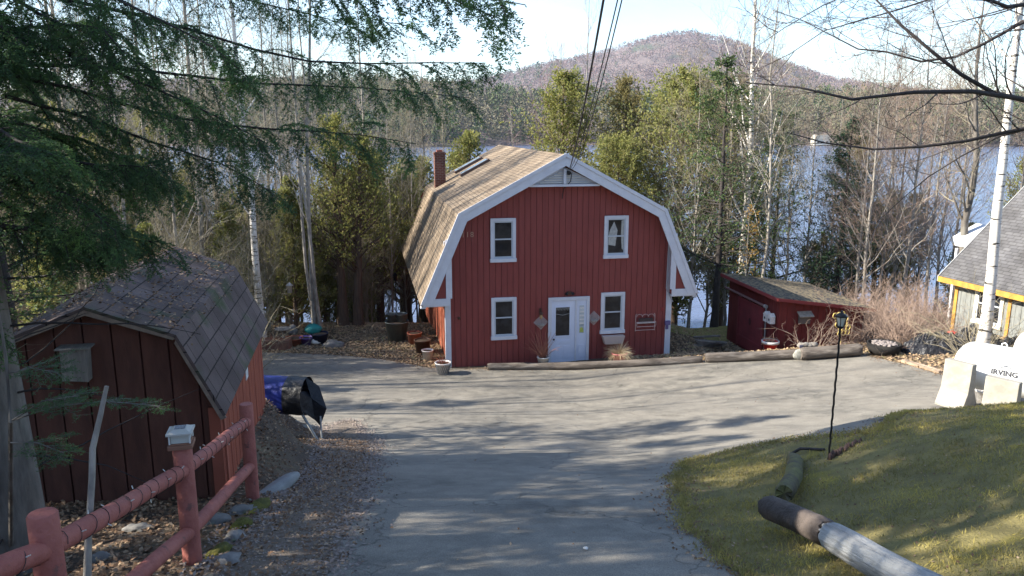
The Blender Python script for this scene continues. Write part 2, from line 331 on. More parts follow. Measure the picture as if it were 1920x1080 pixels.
dpoly = GP([(610, 1078), (640, 1000), (668, 930), (690, 870), (690, 830)]) + [Vector((-3.2, 15.0, 0)), Vector((-4.3, 16.6, 0)), Vector((-6.2, 18.3, 0)), Vector((-8.5, 20, 0)), Vector((-13, 22, 0)), Vector((-13.5, 27.5, 0))] + \
    GP([(500, 662), (570, 664), (650, 668), (720, 676), (800, 690), (915, 694), (1080, 692), (1240, 682), (1440, 671), (1615, 665), (1690, 682), (1765, 704)]) + \
    [Vector((12.5, 17.5, 0)), Vector((12, 13.8, 0)), Vector((8, 13.7, 0))] + GP([(1640, 815), (1540, 824), (1400, 842), (1300, 868), (1272, 900), (1276, 940), (1298, 990), (1340, 1040), (1385, 1078)]) + [Vector((1.6, 3, 0)), Vector((1.4, -3, 0)), Vector((-2.1, -3, 0)), Vector((-1.9, 3, 0))]
drive, DA = sheet('driveway', dpoly, .018, .3, asph, nz=.08)
# gravel shoulder beside the driveway
grav = M('gravel_shoulder', (.20, .16, .125), (.12, .095, .075), 14, 8, rough=1, bump=1, bscale=60, bd=.02, c3=(.27, .23, .2), s3=1.2)
gpoly = GP([(380, 1078), (430, 1030), (480, 985), (540, 930), (580, 890), (600, 850), (605, 800), (660, 790), (705, 830), (700, 880), (678, 935), (650, 1000), (622, 1078)]) + [Vector((-1.7, 2.5, 0)), Vector((-2.3, 2.5, 0))]
gsh, GA = sheet('gravel_shoulder', gpoly, .024, .2, grav, nz=.14)
# lawn bank
lawnm = M('mossy_lawn', (.24, .20, .075), (.14, .12, .05), 2.2, 10, rough=1, bump=1, bscale=40, bd=.03, c3=(.23, .19, .04), s3=.9, l3=.56, h3=.66)
lpoly = GP([(1385, 1078), (1340, 1042), (1298, 992), (1274, 940), (1270, 900), (1298, 866), (1400, 840), (1540, 822), (1640, 813)]) + [Vector((8, 13.5, 0)), Vector((12, 13.6, 0)), Vector((14, 8, 0)), Vector((12, 0, 0)), Vector((2.6, 0, 0)), Vector((1.8, 3, 0))]
lawn, LA = sheet('lawn', lpoly, .03, .2, lawnm, nz=.13)
# lawn by the lake
l2 = [Vector((5.6, 29.5, 0)), Vector((14, 31, 0)), Vector((16, 36.5, 0)), Vector((4, 36.2, 0)), Vector((3.8, 39.0, 0)), Vector((2.5, 39, 0))]
lawnb, LB = sheet('lakeside_lawn', [Vector((6.6, 30.4, 0)), Vector((15, 31.2, 0)), Vector((16, 36.2, 0)), Vector((5, 35.4, 0))], .03, .4, M('pale_lawn', (.24, .22, .07), (.15, .14, .05), 3, 8, rough=1, bump=.8, bscale=30), nz=.1)
# water
wm = bpy.data.materials.new('lake_water'); wm.use_nodes = True; n = wm.node_tree; b = n.nodes['Principled BSDF']
b.inputs['Base Color'].default_value = (.10, .125, .21, 1); b.inputs['Roughness'].default_value = .22; b.inputs['Specular IOR Level'].default_value = .6
t = n.nodes.new('ShaderNodeTexCoord'); mpn = n.nodes.new('ShaderNodeMapping'); mpn.inputs['Scale'].default_value = (.6, 1.6, 1)
q = n.nodes.new('ShaderNodeTexNoise'); q.inputs['Scale'].default_value = 1.1; q.inputs['Detail'].default_value = 5
bp = n.nodes.new('ShaderNodeBump'); bp.inputs['Strength'].default_value = .9; bp.inputs['Distance'].default_value = .18
n.links.new(t.outputs['Object'], mpn.inputs[0]); n.links.new(mpn.outputs[0], q.inputs['Vector']); n.links.new(q.outputs[0], bp.inputs['Height']); n.links.new(bp.outputs[0], b.inputs['Normal'])
WZ = -4.5
tag(npmesh('lake_water', [(-1800, 25, WZ), (1800, 25, WZ), (1800, 900, WZ), (-1800, 900, WZ)], [(0, 1, 2, 3)], wm), kind='structure')
# hills
ppx = [-800, 0, 400, 700, 840, 900, 960, 1000, 1100, 1150, 1200, 1240, 1290, 1350, 1400, 1480, 1560, 1700, 1920, 2600]
ppy = [170, 165, 150, 158, 160, 153, 140, 130, 110, 100, 84, 76, 72, 82, 98, 128, 150, 168, 178, 185]
def rise(px, py): return cp * (540 - py) / F - sp
def hill(x, y):
    px = 960 + F * x / (cp * y + .001)
    r = rise(px, np.interp(px, ppx, ppy))
    z = WZ - 2 + 26 * sm((y - 440 - 25 * np.sin(x / 60.) - 12 * np.sin(x / 23. + 1)) / 220)
    far = (8 + 2500 * r)
    z = z + (far - 40) * sm((y - 1100) / 1300) ** 1.2 * (1 - .25 * sm((y - 2500) / 1500))
    left = 12 * np.exp(-((x + 130) / 90.) ** 2) * sm((y - 460) / 150) * (1 - sm((y - 800) / 400))
    return z + left + (np.sin(x / 37 + y / 51) * 3 + np.sin(x / 83. - y / 29) * 3) * sm((y - 600) / 900)
hx = np.linspace(-2600, 2600, 400); ht = np.linspace(0, 1, 200); hy = 420 + 3300 * ht ** 1.7
Xh, Yh = np.meshgrid(np.linspace(-1.1, 1.1, 420), hy); Xh = Xh * (Yh + 200); Zh = hill(Xh, Yh)
I = np.arange(Xh.size).reshape(Xh.shape); Fh = np.stack([I[:-1, :-1], I[:-1, 1:], I[1:, 1:], I[1:, :-1]], -1).reshape(-1, 4)
hm = M('wooded_hills', (.15, .115, .11), (.11, .09, .08), .012, 10, rough=1, c3=(.05, .07, .04), s3=.004, l3=.55, h3=.66)
tag(npmesh('hills', np.stack([Xh, Yh, Zh], -1), Fh, hm, smooth=True), kind='structure')
def norm(a): return a / np.maximum(np.linalg.norm(a, axis=-1, keepdims=True), 1e-9)
def diamonds(rng, Cn, D, l, w, nrm=None):
    s = rng.randn(*Cn.shape) if nrm is None else np.cross(D, nrm)
    s = norm(np.cross(D, s)) if nrm is None else norm(s)
    l = np.reshape(l, (-1, 1)) if np.ndim(l) else l; w = np.reshape(w, (-1, 1)) if np.ndim(w) else w
    v = np.stack([Cn, Cn + D * l * .45 + s * w, Cn + D * l, Cn + D * l * .45 - s * w], 1)
    return v.reshape(-1, 3), np.arange(len(Cn) * 4).reshape(-1, 4)
def forest(name, n, y0, y1, hgt, mat, q, size, seed, cone, ok=None, label=None, spread=.62, py=1.):
    r = np.random.RandomState(seed); y = y0 + (y1 - y0) * r.rand(n) ** py; x = (r.rand(n) * 2 - 1) * (y * spread + 30) + y * .04
    z = hill(x, y); k = z > WZ + .3
    if ok is not None: k &= ok(x, y, r)
    x, y, z = x[k], y[k], z[k]; m = len(x); h = hgt * (.6 + .7 * r.rand(m)); t = r.rand(m, q)
    a = r.rand(m, q) * 6.283
    rr = (h[:, None] * (.24 * (1 - t) + .02 if cone else .32 * np.sqrt(np.clip(1 - (2 * t - 1.0) ** 2, 0, 1)) + .05)) * (.5 + .6 * r.rand(m, q))
    zz = z[:, None] + h[:, None] * (.08 + .92 * t if cone else .25 + .75 * t)
    Cn = np.stack([x[:, None] + np.cos(a) * rr, y[:, None] + np.sin(a) * rr, zz], -1).reshape(-1, 3)
    D = norm(np.stack([np.cos(a), np.sin(a), np.full_like(a, -.5 if cone else .9)], -1).reshape(-1, 3) + .5 * r.randn(m * q, 3))
    v, f = diamonds(r, Cn, D, size * (.6 + .8 * r.rand(m * q)), size * .42)
    return tag(npmesh(name, v, f, mat), label, 'forest', kind='stuff')
F1 = M('far_conifer_green', (.045, .075, .035), (.08, .105, .045), .03, 4, rough=1, c3=(.12, .12, .06), s3=.011)
F2 = M('far_bare_brown', (.16, .14, .10), (.135, .12, .085), .03, 4, rough=1, c3=(.16, .17, .08), s3=.013)
F3 = M('far_bare_mauve', (.235, .17, .165), (.185, .135, .13), .02, 4, rough=1)
nzf = lambda x, y, s: np.sin(x / s + 1.3) * np.cos(y / s * .7) + np.sin(x / s * 2.3 + y / s)
forest('shoreline_evergreen_wood', 4200, 435, 800, 18, F1, 110, 1.4, 1, True, lambda x, y, r: nzf(x, y, 40) + r.randn(len(x)) * .8 > -.2, 'dark evergreen wood lining the far shore of the lake', py=1.4)
forest('shoreline_bare_wood', 3600, 430, 800, 15, F2, 110, 1.2, 2, False, lambda x, y, r: nzf(x, y, 40) + r.randn(len(x)) * .8 < .4, 'leafless brown wood mixed with evergreens along the far shore', py=1.4)
forest('hillside_bare_wood', 30000, 800, 2750, 14, F3, 16, 2.6, 3, False, None, 'mauve leafless wood covering the distant mountain', py=1.1)
forest('hillside_evergreen_wood', 6500, 1000, 2700, 19, F1, 22, 3.8, 4, True, lambda x, y, r: (nzf(x, y, 260) + r.randn(len(x)) * .5 > .9) | ((y > 2250) & (r.rand(len(x)) < .22)), 'dark evergreen patches along the ridge of the distant mountain')
# far cottage on the shore
def far_house(px, d, W, Hh, lab):
    x = (px - 960) / F * cp * d; z = float(hill(np.array(x), np.array(d))) if True else 0
    o = thing('shore_cottage', lab, 'cottage', (x, d, max(z, WZ + .5)))
    MB().box(-W / 2, W / 2, 0, 6, 0, Hh).build('wall', M('pale_cottage_paint', (.62, .58, .5)), o)
    MB().prism([(-W / 2 - .5, Hh), (W / 2 + .5, Hh), (W / 2 - 1.5, Hh + 2.6), (-W / 2 + 1.5, Hh + 2.6)], -.6, 6.6).build('roof', M('pale_cottage_roof', (.42, .38, .32)), o)
    for i in (-1, 0, 1): MB().box(i * 2.6 - .6, i * 2.6 + .6, -.06, -.01, 1, 2.3).build('window', glass, o)
far_house(1545, 476, 10, 3.4, 'pale cottage standing at the water on the far shore')
exec_veg = True
# ------------------------------------------------------------------ vegetation
def sprout(r, P, R, n, t0, t1, Ls, ang, up=0., wob=.12, M_=4, rr=.55, flat=0., rel=False, taper=.2, rmin=.0, rmax=9):
    N, K, _ = P.shape; idx = np.repeat(np.arange(N), n); T = len(idx); j = np.tile(np.arange(n), N)
    t = t0 + (t1 - t0) * (j + r.rand(T)) / n; s = t * (K - 1); i = np.clip(np.floor(s).astype(int), 0, K - 2); f = (s - i)[:, None]
    p = P[idx, i] * (1 - f) + P[idx, i + 1] * f; rad0 = R[idx, i] * (1 - f[:, 0]) + R[idx, i + 1] * f[:, 0]
    tan = norm(P[idx, i + 1] - P[idx, i]); v = r.randn(T, 3)
    if flat:
        sd = norm(np.cross(tan, np.array([0, 0, 1.]))) * np.where(j % 2, 1, -1)[:, None]; v = v * (1 - flat) + sd * 1.6 * flat
    v = norm(v - (v * tan).sum(1, keepdims=True) * tan)
    a = ang * (.75 + .5 * r.rand(T)); d = tan * np.cos(a)[:, None] + v * np.sin(a)[:, None]
    ln = Ls(t) if callable(Ls) else np.full(T, Ls)
    if rel: ln = ln * np.linalg.norm(np.diff(P, axis=1), axis=2).sum(1)[idx]
    ln = ln * (.6 + .6 * r.rand(T)); st = (ln / (M_ - 1))[:, None]; pts = [p]; upv = np.array([0, 0, 1.])
    for k in range(M_ - 1):
        d = norm(d + upv * up / (M_ - 1) * 1.5 + wob * r.randn(T, 3)); p = p + d * st; pts.append(p)
    r0 = np.clip(rad0 * rr, rmin, rmax)
    return np.stack(pts, 1), r0[:, None] * np.linspace(1, taper, M_)[None]
def tubes(P, R, k):
    N, K, _ = P.shape; T = np.empty_like(P); T[:, 1:-1] = P[:, 2:] - P[:, :-2]; T[:, 0] = P[:, 1] - P[:, 0]; T[:, -1] = P[:, -1] - P[:, -2]; T = norm(T)
    ref = np.where(np.abs(T[..., 2:3]) < .8, np.array([0, 0, 1.]), np.array([1., 0, 0])); ref[:] = ref[:, :1]
    U = norm(np.cross(T, ref)); W = np.cross(T, U); a = np.arange(k) * 2 * np.pi / k
    v = P[:, :, None] + R[:, :, None, None] * (U[:, :, None] * np.cos(a)[:, None] + W[:, :, None] * np.sin(a)[:, None])
    b = (np.arange(N) * K * k)[:, None, None] + (np.arange(K - 1) * k)[None, :, None]; j = np.arange(k)[None, None]; j2 = (j + 1) % k
    f = np.stack([b + j, b + j2, b + k + j2, b + k + j], -1).reshape(-1, 4); return v.reshape(-1, 3), f
def merge(parts):
    Vs = []; Fs = []; o = 0
    for v, f in parts: Vs.append(v); Fs.append(f + o); o += len(v)
    return np.concatenate(Vs), np.concatenate(Fs)
def along(r, P, m, jit=0.):
    N, K, _ = P.shape; idx = np.repeat(np.arange(N), m); t = r.rand(len(idx)); s = t * (K - 1); i = np.clip(s.astype(int), 0, K - 2); f = (s - i)[:, None]
    p = P[idx, i] * (1 - f) + P[idx, i + 1] * f + jit * r.randn(len(idx), 3); return p, norm(P[idx, i + 1] - P[idx, i])
def trunkline(r, h, r0, lean=(0, 0), wob=.12, K=12, tip=.12, flare=1.35):
    z = np.linspace(-.3, h, K); x = np.cumsum(r.randn(K) * wob) * .5; y = np.cumsum(r.randn(K) * wob) * .5
    t = np.linspace(0, 1, K); x = x - x[0] + lean[0] * t * h; y = y - y[0] + lean[1] * t * h
    R = r0 * (1 - t * (1 - tip)); R[0] *= flare; R[1] *= 1 + (flare - 1) * .2
    return np.stack([x, y, z], -1)[None], R[None]
def bare_tree(name, label, h, r0, seed, bark=barkg, tw=twig, low=.3, dens=1., spread=.3, lean=(0, 0), stems=1, fine=3, group=None, ang=.7, up=.45, cat='tree', limbs=20):
    r = np.random.RandomState(seed); o = thing(name, label, cat, group=group); tr = []
    for s in range(stems):
        ln = lean if stems == 1 else (lean[0] + r.randn() * .055, lean[1] + r.randn() * .055)
        P, R = trunkline(r, h * (1 - .15 * s * r.rand()), r0 * (1 if s == 0 else .8), ln)
        P[..., 0] += 0 if s == 0 else r.randn() * r0 * 2; P[..., 1] += 0 if s == 0 else r.randn() * r0 * 1.5; tr.append((P, R))
    P = np.concatenate([a for a, _ in tr]); R = np.concatenate([b_ for _, b_ in tr])
    A, RA = sprout(r, P, R, int(limbs * dens / stems) + 2, low, .98, lambda t: h * spread * (1.15 - .8 * t), ang, up, .13, 6, .42, rmax=.09)
    B, RB = sprout(r, A, RA, 6, .2, .97, .45, .75, .25, .16, 5, .5, rel=True, rmin=.006)
    D, RD = sprout(r, B, RB, 5, .15, .98, .5, .7, .2, .18, 4, .5, rel=True, rmin=.0045)
    ps = [tubes(B, RB, 3), tubes(D, RD, 3)]
    if fine: E, RE = sprout(r, D, RD, fine, .2, 1, .5, .6, .15, .2, 3, .7, rel=True, rmin=.003); ps.append(tubes(E, RE, 3))
    v, f = merge([tubes(P, R, 9), tubes(A, RA, 5)]); npmesh('trunk', v, f, bark, o, True)
    v, f = merge(ps); npmesh('crown', v, f, tw, o)
    return o
def leafy(name, label, h, r0, seed, mat, bark=barkb, low=.12, nb=110, width=.22, shape=None, ang=1.1, up=.5, q=14, size=.13, lean=(0, 0), stems=1, group=None, flat=0., droop=0, cat='tree', jit=.07, l2=7):
    r = np.random.RandomState(seed); o = thing(name, label, cat, group=group)
    shape = shape or (lambda t: (1 - t) ** .7 * .95 + .06)
    Ps = []; Rs = []
    for s in range(stems):
        P, R = trunkline(r, h * (1 - .1 * s), r0, (lean[0] + (s * .05 if stems > 1 else 0), lean[1]), .05 * h / 12); P[..., 0] += s * r0 * 2.6; Ps.append(P); Rs.append(R)
    P = np.concatenate(Ps); R = np.concatenate(Rs)
    A, RA = sprout(r, P, R, nb // stems, low, .995, lambda t: h * width * shape((t - low) / (1 - low)), ang, up, .1, 6, .3, rmax=.045, rmin=.008)
    B, RB = sprout(r, A, RA, l2, .2, .99, .42, .8, up * .4 - droop, .15, 4, .5, flat=flat, rel=True, rmin=.005)
    p, d = along(r, B, q, jit); D = norm(d + .75 * r.randn(*d.shape) + np.array([0, 0, -.35 * (droop > 0) + .15]))
    n2 = None
    if flat: n2 = np.array([0, 0, 1.]) + .45 * r.randn(*D.shape)
    lv = diamonds(r, p, D, size * (.6 + .9 * r.rand(len(p))), size * .3 * (.7 + .6 * r.rand(len(p))), n2)
    v, f = merge([tubes(P, R, 10), tubes(A, RA, 4), tubes(B, RB, 3)]); npmesh('trunk', v, f, bark, o, True)
    npmesh('crown', *lv, mat, o)
    return o
def put(o, px, y, s=1, rz=0, dz=-.05, sz=None):
    p = at(px, y, dz); o.location = p; o.scale = (s, s, sz or s); o.rotation_euler = (0, 0, rz); return o
def again(o, label, px, y, s=1, rz=0, sz=None, group=None, xy=None, dz=-.05):
    c = o.copy(); COL.objects.link(c)
    for ch in o.children:
        k = ch.copy(); COL.objects.link(k); k.parent = c
    c['label'] = label
    if group: c['group'] = group
    elif 'group' in c: del c['group']
    if xy: c.location = (xy[0], xy[1], hz(*xy) + dz); c.scale = (s, s, sz or s); c.rotation_euler = (0, 0, rz)
    else: put(c, px, y, s, rz, dz, sz)
    return c
GW = 'slim bare trees in the woods left of the red house'
LW = 'slim leafless tree standing in the woods left of the red house'
bA = put(bare_tree('bare_tree', LW, 20, .12, 11, bark=barkl, group=GW, low=.18, spread=.2, limbs=34), 395, 30)
bB = put(bare_tree('bare_tree', 'leafless tree of four pale stems rising in a clump left of the twin cedar trunks', 19, .095, 12, bark=barkl, stems=4, low=.3, spread=.2, limbs=32), 590, 29.5)
bC = put(bare_tree('bare_tree', LW, 15, .08, 13, bark=barkl, low=.12, spread=.26, group=GW, up=.3, limbs=34), 260, 26)
bD = put(bare_tree('birch_tree', 'pale mottled birch trunk leaning slightly behind the small shed roof', 17, .16, 14, bark=birchm, low=.3, spread=.2, lean=(-.02, 0)), 492, 29)
for i, (px, y, s, src) in enumerate([(20, 29, .9, bA), (100, 34, 1, bC), (165, 28, 1, bA), (215, 40, 1, bC), (300, 36, 1.05, bA), (345, 27, .95, bC), (425, 41, 1, bA), (455, 33, 1, bC), (520, 38, .9, bA), (545, 33, 1, bC), (700, 40, .95, bA), (330, 44, 1, bA), (120, 45, 1, bC), (640, 42, .9, bC), (50, 30, 1.1, bA), (240, 32, 1.1, bC), (560, 43, .95, bA), (400, 37, 1.1, bC), (480, 44, 1, bA), (760, 43, .8, bC)]):
    again(src, LW, px, y, s, i * 1.7, group=GW)
for i, (xx, yy) in enumerate([(-19, 25.5), (-23, 21.5), (-16, 28.5)]):
    again([bA, bC][i % 2], LW, 0, 0, .95, i * 2.1, group=GW, xy=(xx, yy))
for px, y, s in ((737, 36.5, .55), (763, 37.2, .5), (783, 36.8, .6)):
    again(bC, 'thin dark stem in front of the water between the grey tub and the red house', px, y, s, px, group='thin dark stems by the water left of the red house', sz=.9)
put(bare_tree('bare_tree', 'thin spire of a tree with short side twigs against the sky above the brick chimney', 16.5, .11, 21, spread=.085, low=.35, limbs=60, ang=1.1, fine=2), 808, 44)
# cedars left
c1 = put(leafy('cedar_tree', 'olive cedar with two thick brown trunks at the lake edge left of the red house', 8.8, .24, 31, cedarf, low=.3, nb=130, width=.34, stems=2, q=12, size=.12), 644, 32.5)
cB = put(leafy('cedar_tree', 'bushy yellow green cedar low behind the row of flower pots', 6.2, .09, 32, cedarb, low=.05, nb=110, width=.3, q=16, size=.12), 555, 32)
again(cB, 'small yellow green cedar just behind the roof of the small shed', 300, 25, .8, 2)
again(cB, 'olive cedar bush between the pale birch and the shed roof', 440, 30, .85, 1)
again(cB, 'low cedar bush beneath the hemlock at the far left', 120, 22, .8, 4)
for i, (px, y, s) in enumerate([(610, 37, .8), (470, 35, 1), (380, 33, .9), (250, 30, .9), (190, 33, 1), (525, 35.5, .9), (350, 40, 1.1), (690, 37.5, .6)]):
    again(cB, 'bushy young cedar in the undergrowth of the left woods', px, y, s, i * 1.4, group='bushy young cedars in the undergrowth of the left woods')
again(c1, 'tall olive cedar behind the chimney side of the red house', 800, 42, 1.2, 2)
again(c1, 'olive cedar deep in the woods above the small shed roof', 300, 37, 1.05, 4)
again(c1, 'brown olive cedar behind the clump of four pale stems', 490, 40, .95, 1)
again(c1, 'cedar at the edge of the woods near the left border', 140, 38, 1.05, 5)
again(c1, 'olive cedar whose top shows left of the spire tree', 660, 45, .95, 3)
for i, (px, y, s) in enumerate([(215, 33, .9), (380, 42, 1.0), (560, 45, .95), (40, 30, .95), (450, 46, 1), (250, 45, 1)]):
    again(c1, 'olive cedar among the bare trunks of the left woods', px, y, s, i * 1.9 + .5, group='olive cedars among the bare trunks of the left woods')
for lb, xx, yy, rz in (('added clump of bare stems just outside the left edge behind the small shed', -16.5, 22.3, 1), ('added clump of bare stems outside the left edge level with the tarp bundle', -15.2, 19.2, 2.5), ('added clump of bare stems outside the left edge near the row of pots', -19.5, 25.4, 4)):
    again(bB, lb, 0, 0, .95, rz, xy=(xx, yy))  # rooted out of frame, added to cast stripe shadows on the turnaround
us = bare_tree('bare_shrub', 'tall twiggy undergrowth in the woods left of the red house', 6.5, .05, 71, bark=twig, low=.06, spread=.42, stems=5, limbs=60, ang=.6, cat='shrub', group='twiggy undergrowth in the left woods')
put(us, 500, 31)
for i, (px, y, s) in enumerate([(330, 28, .9), (410, 33, 1), (455, 27, .7), (150, 27, 1), (230, 30, 1.1), (60, 26, 1), (560, 36, 1.2), (470, 37, 1.3), (690, 36, .8), (360, 24.5, .8), (720, 41, 1.2), (620, 44, 1.4)]):
    again(us, us['label'], px, y, s, i * 1.3, group=us['group'])
again(c1, 'dark olive cedar reaching the lower edge of the tan roof', 765, 38.5, .95, 5)
again(c1, 'olive cedar behind the brick chimney', 838, 47, 1.15, 1)
again(c1, 'olive cedar between the chimney and the twin cedar trunks', 715, 38, 1.05, 3)
again(c1, 'rounded evergreen seen just above the left end of the roof ridge', 884, 46, 1.5, 2)
again(c1, 'evergreen touching the roof ridge left of the mauve maple', 930, 47, 1.35, 4)
# behind and right of house
rp_ = lambda t: np.clip(1.25 * np.sqrt(np.clip(1 - t, 0, 1)) * (.35 + .9 * np.clip(t * 2.2, 0, 1)), .03, 1.2)
k1 = put(leafy('cedar_tree', 'rounded olive cedar rising straight behind the peak of the red house', 15, .22, 33, cedarf, low=.15, nb=190, width=.19, shape=rp_, q=14, size=.14), 1052, 42)
k2 = put(leafy('cedar_tree', 'brownish cedar next to the power cables behind the house', 15.1, .22, 34, cedarbr, low=.15, nb=170, width=.18, shape=rp_, q=13, size=.14), 1162, 43)
k3 = put(leafy('pine_tree', 'bright yellow green evergreen behind the right roof slope', 14.2, .22, 35, cedarb, low=.15, nb=220, width=.26, q=20, size=.14, shape=rp_, up=.3), 1262, 40.5)
k4 = again(k3, 'smaller bright green evergreen between the two cedars behind the roof', 1150, 39, .72, 3)
k5 = again(k2, 'brownish green cedar just right of the bright evergreen', 1345, 43, 1.0, 2)
h1 = put(leafy('hemlock_tree', 'dark hemlock with spreading boughs and black trunk beside the right eave', 12, .17, 36, hemf, bark=barkd, low=.25, nb=80, width=.3, ang=1.35, up=.05, flat=.75, droop=.12, q=14, size=.13), 1338, 34.5)
h2 = again(h1, 'hemlock whose layered boughs reach over the water behind the red outbuilding', 1440, 38.5, .92, 2)
put(leafy('hemlock_tree', 'young hemlock with dense low branches behind the shrub thicket', 9.6, .13, 37, hemb, bark=barkd, low=.05, nb=90, width=.25, ang=1.3, up=.1, flat=.7, droop=.1, q=13, size=.13), 1565, 36.5)
again(h1, 'hemlock standing directly behind the red outbuilding roof', 1395, 37, .62, 5)
put(leafy('beech_sapling', 'beech sapling still holding orange leaves in front of the hemlock', 5.5, .05, 38, orangef, bark=barkl, low=.3, nb=26, width=.22, q=2, size=.11, flat=.5, up=.1), 1392, 33)
t1 = put(bare_tree('birch_tree', 'tall forked pinkish white birch left of the slender pale birch', 19, .19, 41, bark=birchm, low=.25, spread=.27, tw=twigr, limbs=30), 1388, 36)
put(bare_tree('birch_tree', 'slender straight pale birch right of the dark hemlock', 15, .085, 42, bark=barkl, low=.2, spread=.24, limbs=34), 1421, 33)
tc_ = bare_tree('bare_tree', 'fine twigged leafless tree crossing in front of the evergreens right of the house', 12.5, .08, 48, bark=barkl, low=.12, spread=.34, tw=twig, limbs=34, group='fine twigged trees before the evergreens right of the house'); put(tc_, 1290, 36)
for px, y, s in ((1355, 38, 1.05), (1468, 36, .9), (1240, 38.5, .9), (1410, 40, 1.1), (1560, 41, 1.1), (1640, 39, 1.05), (1320, 41, 1.1)): again(tc_, tc_['label'], px, y, s, px, group=tc_['group'])
again(c1, 'olive green evergreen standing in the water gap between the slender grey trees', 1530, 41, .62, 2)
again(k2, 'brown green cedar low in the water gap left of the big birch', 1690, 43, .55, 1)
again(k2, 'brown green cedar rising behind the young hemlock', 1585, 42, .72, 4)
again(c1, 'olive cedar at the water behind the middle of the thicket', 1648, 40.5, .85, 2)
for i, (px, y, s) in enumerate([(600, 41, 1.1), (660, 38, 1), (720, 44, 1.2), (775, 40, .95), (540, 39, 1.1), (840, 47, 1.2)]):
    again(tc_, 'fine twigged leafless tree in the woods left of the chimney', px, y, s, i * 1.2, group='fine twigged trees left of the chimney')
for lb, px, y, s in (('olive cedar low behind the clump of pale stems at the lake edge', 640, 46, 1.3), ('olive cedar above the water just left of the chimney', 765, 47.5, 1.35), ('olive cedar filling the gap above the twin cedar trunks', 700, 45, 1.2)):
    again(c1, lb, px, y, s, px)
GR = 'slender grey trees at the water behind the shrub thicket'
LR = 'slender grey leafless tree at the water behind the shrub thicket'
tR = put(bare_tree('bare_tree', LR, 13, .085, 43, bark=barkl, low=.16, spread=.27, tw=twigr, group=GR, limbs=34), 1612, 33)
for i, (px, y, s) in enumerate([(1598, 34, .85), (1640, 36, .95), (1690, 33, 1.05), (1736, 35, .95), (1752, 36.5, .95), (1500, 37, .85), (1660, 39, 1), (1545, 39, .9), (1780, 38, 1.05), (1715, 40, 1)]):
    again(tR, LR, px, y, s, i * 1.3 + .4, group=GR)
put(bare_tree('bare_tree', 'thick dark leafless trunk beside the yellow trimmed corner of the grey house', 13, .2, 44, bark=barkg, low=.35, spread=.25), 1797, 30.5)
again(tR, 'bare tree behind the roof of the grey house', 1880, 36, 1.05, 2)
again(k1, 'olive cedar behind the grey house to the right', 1885, 44, .72, 1)
again(cB, 'round cedar bush above the roof corner of the grey house', 1800, 40, .9, 1)
bb = put(bare_tree('birch_tree', 'big white paper birch with black marks in front of the grey house', 17, .172, 45, bark=birchm, low=.5, spread=.2, tw=twig, lean=(-.045, -.03), limbs=14), 1836, 22)
# mauve trees behind cedars
tm = put(bare_tree('maple_tree', 'mauve leafless maple with red buds behind the rounded cedar', 21, .13, 46, bark=barkl, tw=twigp, low=.25, spread=.22, stems=3, limbs=50, ang=.45), 1078, 46)
again(tm, 'low mauve maple left of the rounded cedar and above the roof ridge', 985, 47, .72, 2)
again(tm, 'mauve leafless maple between the cables and the mountain', 1030, 48, .9, 4)
# shrub thicket
def shrub(name, label, seed, n, h, spread, tw, px, y, group=None, fine=4):
    r = np.random.RandomState(seed); o = thing(name, label, 'shrub', at(px, y), group=group)
    a = r.rand(n) * 6.283; b_ = r.rand(n) ** .7; P0 = np.stack([np.cos(a) * b_ * spread * .35, np.sin(a) * b_ * spread * .35, np.full(n, -.1)], -1)
    d = norm(np.stack([np.cos(a) * b_ * .8, np.sin(a) * b_ * .8, np.full(n, 1.)], -1)); pts = [P0]; p = P0; ln = h * (.5 + .6 * r.rand(n))[:, None]
    for k in range(6): d = norm(d + .16 * r.randn(n, 3) + np.array([0, 0, -.05])); p = p + d * ln / 6; pts.append(p)
    P = np.stack(pts, 1); R = (.012 + .008 * r.rand(n))[:, None] * np.linspace(1, .3, 7)[None]
    B, RB = sprout(r, P, R, 5, .2, 1, .4, .7, .1, .2, 4, .6, rel=True, rmin=.005)
    D, RD = sprout(r, B, RB, fine, .2, 1, .5, .7, .1, .2, 3, .7, rel=True, rmin=.004)
    v, f = merge([tubes(P, R, 4)]); npmesh('stems', v, f, tw, o); v, f = merge([tubes(B, RB, 3), tubes(D, RD, 3)]); npmesh('twigs', v, f, tw, o); return o
s1 = shrub('bare_shrub', 'tangled red brown leafless shrub in the thicket between the outbuilding and the grey house', 51, 70, 2.3, 2.2, twigr, 1600, 27.3, 'red brown shrubs in the thicket')
for i, (px, y, s) in enumerate([(1598, 28.5, .85), (1650, 28.5, 1.05), (1700, 27.5, 1.1), (1740, 29.5, 1), (1570, 29.8, 1), (1690, 25.2, .8), (1765, 28, .9), (1620, 30.5, 1.1)]):
    again(s1, s1['label'], px, y, s, i * 1.1, group='red brown shrubs in the thicket')
shrub('bare_shrub', 'sparse leafless shrub against the right wall of the red outbuilding', 52, 16, 1.5, 1.3, twigr, 1525, 25.6)
shrub('bare_shrub', 'low bare shrub in front of the birch behind the small shed', 53, 40, 3.2, 2, twig, 450, 25)
shrub('bare_shrub', 'bare shrub at the corner behind the black tarp heap', 54, 40, 2.2, 2, twig, 1850, 22)
